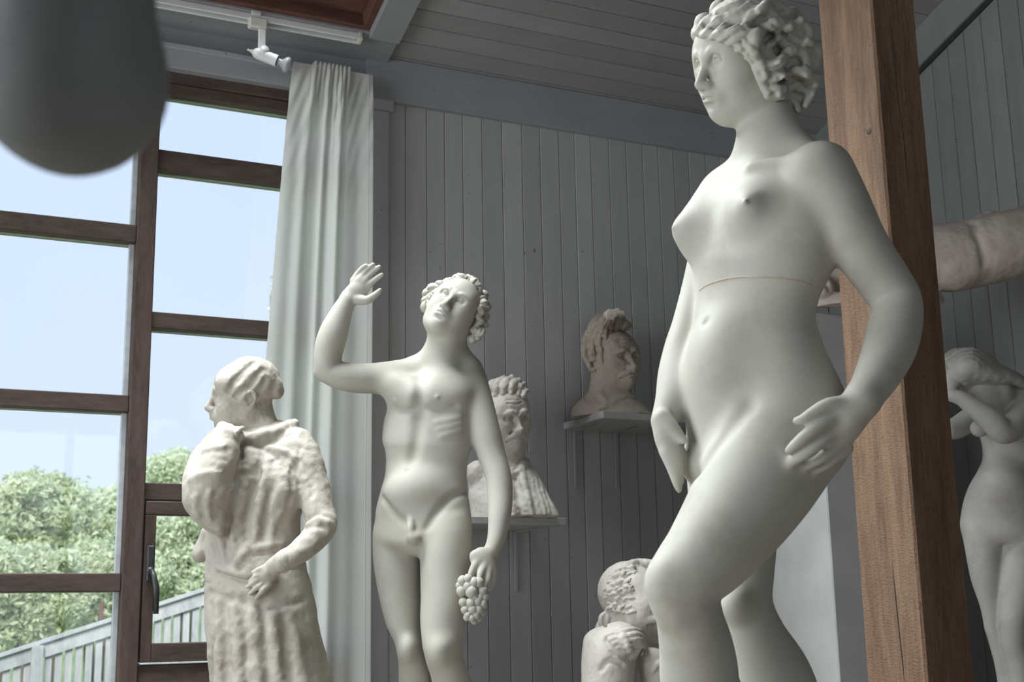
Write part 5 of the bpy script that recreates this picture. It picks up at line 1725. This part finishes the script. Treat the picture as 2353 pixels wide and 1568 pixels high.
def bust_lower():
    yb = 4.43
    d = depth_at_y(1180, 1050, yb)
    g = Figure(d)
    Q = g.Q
    H = Head(g, Q(1157, 957, 0.0), (0.50, -0.04, -0.86), (-0.05, 0.99, -0.03), 1.10, 0.94)
    H.face(ears=(1,), old=True)
    g.ptube([(1160, 1120, 60, 0.03), (1162, 1065, 48, 0.03), (1165, 1010, 44, 0.02)], 0.02)
    g.rough = [(0.0022, 0.022, 31), (0.0010, 0.008, 32)]
    bxy = drop_base(g, 1180, 1190)
    zb = 1.9055
    g.clip = zb
    root = tag(empty('portrait_bust', (bxy[0], yb, zb)), 'pale plaster bust of a frowning moustached man in a coat, behind the youth', 'bust')
    lo, hi = g.bounds()
    g.build('head_and_neck', [(lo, hi, 0.0030)], 'bust_grey', root)
    h = Figure(d)
    HH = Head(h, H.c, H.f, H.u, H.k)
    HH.ell(0, -0.040, 0.040, 0.080, 0.085, 0.078, 0.01)
    h.pell(1160, 895, -0.03, 38, 22, 40, 0, 0.02)
    for pts, r in (([(1126, 930), (1122, 905), (1130, 884), (1146, 874)], 9), ([(1140, 906), (1142, 886), (1158, 870)], 10), ([(1156, 904), (1160, 882), (1176, 868)], 10), ([(1174, 904), (1178, 884), (1192, 874)], 9),
                   ([(1190, 906), (1194, 890), (1204, 882)], 8), ([(1202, 914), (1206, 900), (1212, 898)], 7)):
        h.dtube([(x, y, r * (0.7 if i in (0, len(pts) - 1) else 1.0)) for i, (x, y) in enumerate(pts)], 0.007, base=g)
    h.rough = [(0.0022, 0.012, 33)]
    lo, hi = h.bounds()
    h.build('hair', [(lo, hi, 0.0030)], 'bust_grey', root)
    c = Figure(d)
    c.loft([(1060, 1120, 1212, 0.03, 0.9), (1080, 1085, 1232, 0.02, 0.66), (1110, 1076, 1250, 0.0, 0.58), (1150, 1076, 1268, -0.02, 0.56), (1185, 1080, 1284, -0.02, 0.56), (1240, 1080, 1288, -0.02, 0.56)], yaw=75, k=0.03, cap=0.008)
    c.pell(1095, 1085, 0.0, 26, 26, 30, 0, 0.02)
    # lapels, shirt front and sleeve folds
    c.dtube([(1122, 1062, 8), (1150, 1080, 9), (1172, 1118, 9), (1180, 1190, 7)], 0.008, lift=-1)
    c.dtube([(1210, 1060, 8), (1198, 1082, 9), (1208, 1130, 9), (1224, 1190, 7)], 0.008, lift=-1)
    c.dtube([(1186, 1078, 7), (1184, 1100, 8), (1192, 1140, 7), (1200, 1190, 6)], 0.010, sub=True)
    c.dtube([(1168, 1084, 7), (1182, 1092, 8), (1194, 1082, 7)], 0.006)
    for x0, x1 in ((1218, 1238), (1228, 1252), (1238, 1266), (1246, 1276), (1108, 1104), (1130, 1130), (1152, 1154)):
        c.dtube([(x0, 1100, 2.5), ((x0 + x1) / 2, 1145, 3.5), (x1, 1194, 3.5)], 0.010, sub=True, lift=1)
    c.clip = zb
    c.rough = [(0.0030, 0.030, 34), (0.0014, 0.010, 35)]
    lo, hi = c.bounds()
    c.build('coat', [(lo, hi, 0.0036)], 'bust_grey', root)
bust_lower()

# ================================================================== brooding head leaning on its hands
def brooding_head():
    g = Figure(4.35)
    Q = g.Q
    H = Head(g, Q(1458, 1404, 0.02), (0.66, -0.22, -0.70), (0.12, 0.97, -0.16), 1.22, 1.0)
    H.face(ears=(1,), old=False)
    H.tube([(0.010, 0.096, 0.014, 0.009), (0.028, 0.096, 0.018, 0.010), (0.046, 0.082, 0.012, 0.008)], 0.008)
    H.tube([(-0.010, 0.096, 0.014, 0.009), (-0.028, 0.096, 0.018, 0.010), (-0.046, 0.082, 0.012, 0.008)], 0.008)
    g.ptube([(1420, 1500, 70, 0.08), (1425, 1460, 60, 0.06)], 0.03)
    # shoulder, forearm and fist under the chin
    g.ptube([(1395, 1640, 62, -0.10), (1400, 1560, 56, -0.11), (1405, 1500, 56, -0.12), (1425, 1478, 46, -0.13)], 0.02)
    g.ptube([(1375, 1480, 34, -0.10), (1372, 1540, 36, -0.08), (1378, 1640, 40, -0.06)], 0.02)
    g.pell(1425, 1480, -0.14, 48, 36, 34, 10, 0.02)
    for k in range(4):
        g.dtube([(1430 + 5 * k, 1452 + 11 * k, 6, 2), (1452 + 6 * k, 1448 + 11 * k, 7, 5), (1472 + 4 * k, 1454 + 11 * k, 6.5, 2), (1476 + 3 * k, 1464 + 11 * k, 5, -4)], 0.005)
    for k in range(4):
        g.dtube([(1392 + 9 * k, 1462 + 9 * k, 5), (1416 + 8 * k, 1456 + 10 * k, 6.5), (1438 + 5 * k, 1466 + 11 * k, 5.5)], 0.006, lift=-1)
    g.dtube([(1392, 1475, 4), (1410, 1500, 5), (1440, 1512, 6), (1462, 1502, 5)], 0.010, sub=True)
    g.dtube([(1380, 1540, 4), (1400, 1520, 5), (1430, 1530, 4)], 0.010, sub=True)
    g.ptube([(1530, 1640, 50, -0.02), (1515, 1560, 42, -0.06), (1500, 1520, 30, -0.08)], 0.02)
    g.dtube([(1498, 1545, 6), (1512, 1528, 7), (1526, 1520, 6)], 0.006)
    g.pell(1460, 1680, 0.0, 150, 70, 120, 0, 0.04)
    g.pell(1389, 1427, -0.02, 15, 21, 12, -12, 0.006)
    g.dtube([(1392, 1412, 4), (1388, 1426, 6), (1392, 1440, 4)], 0.005, sub=True, lift=1)
    g.rough = [(0.0016, 0.030, 41), (0.0008, 0.010, 42)]
    zt = float(to_world(g.Q(1450, 1720, 0))[2])
    g.clip = zt
    bxy = drop_base(g, 1455, 1500)
    root = tag(empty('brooding_bust', (bxy[0], bxy[1], zt)), 'pale plaster head of a man brooding over his clasped fists, low behind the woman', 'bust')
    lo, hi = g.bounds()
    g.build('head_and_arms', [(lo, hi, 0.0031)], 'bust_grey', root)
    h = Figure(4.35)
    HH = Head(h, H.c, H.f, H.u, H.k)
    HH.ell(0, -0.030, 0.040, 0.0780, 0.084, 0.082, 0.01)
    rg = random.Random(9)
    for k in range(90):
        x, y = rg.uniform(1388, 1452), rg.uniform(1300, 1412)
        if (x - 1450) ** 2 / 68 ** 2 + (y - 1370) ** 2 / 76 ** 2 > 0.93:
            continue
        dx, dy = rg.uniform(9, 16), rg.uniform(-9, 2)
        h.dtube([(x, y, 2.2), (x + dx * 0.5, y + dy * 0.5 - 1.5, 3.4, 1), (x + dx, y + dy, 2.0)], 0.003, 2, base=g)
    h.dtube([(1440, 1300, 9), (1465, 1294, 10), (1495, 1296, 10), (1515, 1304, 8)], 0.01, base=g)
    h.rough = [(0.0012, 0.010, 43)]
    lo, hi = h.bounds()
    h.build('hair', [(lo, hi, 0.0029)], 'bust_grey', root)
    plinth('pale plinth under the brooding plaster head', bxy, 0.18, 0.18, root, 0.3)
brooding_head()

# ================================================================== plinth and reclining torso behind the post
def reclining():
    d = 4.45
    g = Figure(d)
    Q = g.Q
    g.tube([(*Q(1905, 640, 0.02), g.px(52)), (*Q(1960, 622, 0.02), g.px(66)), (*Q(2040, 600, 0.0), g.px(74)), (*Q(2130, 594, -0.02), g.px(78)), (*Q(2210, 588, -0.03), g.px(80)), (*Q(2290, 570, -0.05), g.px(80)), (*Q(2370, 548, -0.06), g.px(78)), (*Q(2440, 520, -0.06), g.px(66))], 0.03)
    g.pell(2195, 600, -0.08, 70, 66, 50, 8, 0.03)
    g.pell(2300, 560, -0.09, 52, 62, 50, -15, 0.02)
    g.dtube([(2236, 512, 6), (2244, 535, 7), (2256, 570, 6), (2262, 610, 4)], 0.02, sub=True, lift=2)
    g.pell(2252, 505, -0.04, 14, 12, 14, 0, 0.012)
    g.pell(2278, 494, -0.03, 16, 10, 14, 0, 0.012)
    g.pell(1900, 605, -0.02, 26, 42, 36, 10, 0.015)
    g.pell(1890, 662, -0.05, 26, 28, 36, 0, 0.006)
    g.dtube([(1885, 640, 6), (1897, 650, 7), (1908, 668, 6)], 0.006, sub=True)
    g.ptube([(2440, 520, 60, -0.06), (2480, 560, 44, -0.08), (2470, 640, 36, -0.08)], 0.02)
    # flat base of the cast
    g.loft([(672, 1862, 2150, 0.0, 0.6), (690, 1852, 2158, 0.0, 0.6), (705, 1850, 2160, 0.0, 0.6)], yaw=75, k=0.01, cap=0.006)
    g.rough = [(0.0030, 0.040, 51), (0.0012, 0.012, 52)]
    pcz = float((EYE + ray(1876, 707) * 4.45)[2])
    g.clip = pcz
    # square plinth: near edge of the photograph at x = 1885
    pc2 = EYE + ray(1884, 900) * 4.45
    zt = float((EYE + ray(1876, 707) * 4.45)[2])
    x0, y0 = pc2[0], pc2[1]
    root = tag(empty('reclining_torso', (x0 + 0.18, y0 + 0.2, zt)), 'pinkish plaster reclining torso lying on the tall plinth behind the post', 'statue')
    lo, hi = g.bounds()
    g.build('torso', [(lo, hi, 0.0048)], 'torso', root)
    pr = tag(empty('tall_plinth', (x0 + 0.17, y0 + 0.2, 0)), 'tall light grey square plinth between the large nude woman and the post', 'plinth')
    box('shaft', (x0, y0, 0.0), (x0 + 0.34, y0 + 0.42, zt - 0.0), 'plinth', pr, 0.004)
reclining()

# ================================================================== woman with hanging hair, far right
def woman_hair():
    g = Figure(4.30)
    Q = g.Q
    g.loft([(935, 2290, 2420, 0.0, 0.8), (965, 2258, 2408, 0.0, 0.7), (1000, 2256, 2398, 0.0, 0.68), (1030, 2262, 2390, 0.0, 0.70), (1052, 2263, 2388, 0.0, 0.70), (1085, 2252, 2394, 0.0, 0.70), (1127, 2231, 2404, 0.0, 0.70), (1170, 2218, 2412, 0.0, 0.7), (1207, 2213, 2414, 0.0, 0.72), (1245, 2222, 2400, 0.0, 0.72)], yaw=75, k=0.03, cap=0.04)
    g.pell(2250, 985, -0.06, 20, 20, 22, 0, 0.03)
    g.pell(2300, 985, -0.10, 24, 24, 22, 0, 0.025)
    g.pell(2305, 1140, -0.045, 60, 70, 50, 0, 0.06)
    g.loft([(1160, 2235, 2320, 0.0), (1207, 2213, 2316, 0.0), (1257, 2218, 2306, 0.0), (1328, 2231, 2302, 0.0), (1408, 2256, 2302, 0.0), (1443, 2262, 2303, 0.0), (1469, 2270, 2310, 0.0), (1549, 2290, 2338, 0.02), (1620, 2300, 2345, 0.03), (1740, 2318, 2345, 0.03), (1770, 2316, 2350, 0.03)], yaw=85, ratio=1.0, k=0.01, cap=0.015)
    g.loft([(1160, 2310, 2400, -0.02), (1207, 2303, 2412, -0.03), (1257, 2300, 2402, -0.03), (1328, 2299, 2388, -0.04), (1408, 2297, 2370, -0.05), (1443, 2296, 2362, -0.05), (1469, 2300, 2360, -0.05), (1549, 2318, 2380, -0.03), (1620, 2326, 2384, -0.02), (1740, 2340, 2372, 0.0), (1770, 2338, 2378, 0.0)], yaw=85, ratio=1.0, k=0.01, cap=0.015)
    g.ptube([(2330, 1770, 16, 0.03), (2315, 1785, 13, -0.04)], 0.01)
    g.ptube([(2358, 1770, 16, 0.0), (2345, 1785, 13, -0.07)], 0.01)
    # near arm: shoulder - elbow - hand at the hair
    g.ptube([(2375, 935, 40, -0.04), (2345, 965, 34, -0.10), (2308, 992, 28, -0.15), (2280, 968, 27, -0.16), (2240, 938, 22, -0.16), (2212, 918, 17, -0.16), (2192, 910, 15, -0.155)], 0.012)
    g.pell(2184, 908, -0.15, 18, 13, 12, 0, 0.01)
    g.ptube([(2330, 930, 36, 0.04), (2270, 940, 30, 0.06), (2205, 980, 26, 0.02), (2180, 990, 22, 0.0)], 0.012)
    # bowed head and neck
    g.ptube([(2340, 930, 44, 0.0), (2310, 900, 36, 0.0), (2280, 880, 34, -0.01)], 0.02)
    H = Head(g, Q(2258, 880, -0.02), (-0.55, -0.75, -0.35), (-0.70, 0.62, 0.10), 0.92, 1.0)
    H.face(ears=())
    zt = float(to_world(g.Q(2330, 1780, 0))[2])
    g.clip = zt
    bxy = drop_base(g, 2330, 1300)
    root = tag(empty('bowed_woman_statue', (bxy[0], bxy[1], zt)), 'plaster statue of a nude woman bowing under her hanging hair, far right', 'statue')
    lo, hi = g.bounds()
    g.build('body', [(lo, hi, 0.0048)], 'cast_grey', root)
    h = Figure(4.30)
    h.pell(2232, 852, -0.02, 62, 50, 62, -15, 0.02)
    h.pell(2200, 850, -0.02, 40, 48, 50, 0, 0.02)
    for k in range(9):
        t = k / 8
        y0, y1 = 812 + 60 * t, 862 + 20 * t
        o = -0.06 - 0.06 * math.sin(math.pi * t)
        h.ptube([(2180 + 6 * k, y0 + 18, 12, o), (2230, y0 - 2 + 8 * t, 13, o - 0.02), (2280, (y0 + y1) / 2 + 4, 12, o), (2330, y1, 9, o + 0.03), (2370, y1 + 20, 6, o + 0.06)], 0.007)
    h.ptube([(2190, 870, 20, -0.09), (2186, 900, 16, -0.10), (2196, 915, 10, -0.11)], 0.01)
    h.rough = [(0.0020, 0.014, 61)]
    lo, hi = h.bounds()
    h.build('hair', [(lo, hi, 0.0042)], 'cast_grey', root)
    plinth('dark plinth under the bowed woman statue, far right', bxy, 0.17, 0.17, root, 0.2, 'gap')
woman_hair()

# ================================================================== out-of-focus statue arm close to the camera
def near_arm():
    g = Figure(0.78)
    Q = g.Q
    g.ptube([(185, -1150, 230, 0.06), (170, -700, 215, 0.03), (165, -250, 192, 0.0), (163, 60, 190, -0.005), (165, 170, 182, 0.0)], 0.02)
    g.ptube([(165, 185, 178, 0.0), (60, 120, 165, 0.06), (-120, -120, 150, 0.10), (-380, -520, 120, 0.12)], 0.03)
    g.pell(175, 225, 0.0, 160, 150, 150, 0, 0.03)
    # shoulder and chest beyond the edge of the picture
    g.ptube([(185, -1150, 250, 0.06), (-100, -1350, 300, 0.12), (-600, -1300, 420, 0.2), (-1000, -900, 480, 0.22)], 0.06)
    g.ptube([(-1000, -900, 500, 0.22), (-1050, -200, 480, 0.22), (-1050, 600, 430, 0.22), (-1050, 1300, 480, 0.22), (-1100, 2000, 380, 0.22), (-1100, 3400, 230, 0.22)], 0.06)
    g.ptube([(-700, -1500, 200, 0.2), (-720, -1900, 190, 0.2)], 0.05)
    g.pell(-730, -2250, 0.2, 300, 380, 330, 0, 0.03)
    g.rough = [(0.0012, 0.030, 71)]
    lo, hi = g.bounds()
    w = to_world(g.Q(-1100, 3400, 0.22))
    zt = max(0.25, float(w[2]) - 0.05)
    g.clip = zt
    root = tag(empty('near_statue', (float(w[0]), float(w[1]), zt)), 'dark blurred elbow of a statue close to the camera, top left corner', 'statue')
    yc = g.Q(0, 620)[1]
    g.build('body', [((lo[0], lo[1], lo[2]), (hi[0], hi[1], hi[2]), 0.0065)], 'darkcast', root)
    plinth('low dark plinth under the blurred near statue', (float(w[0]), float(w[1]), 0), 0.16, 0.16, root, 0.0, 'gap')
near_arm()
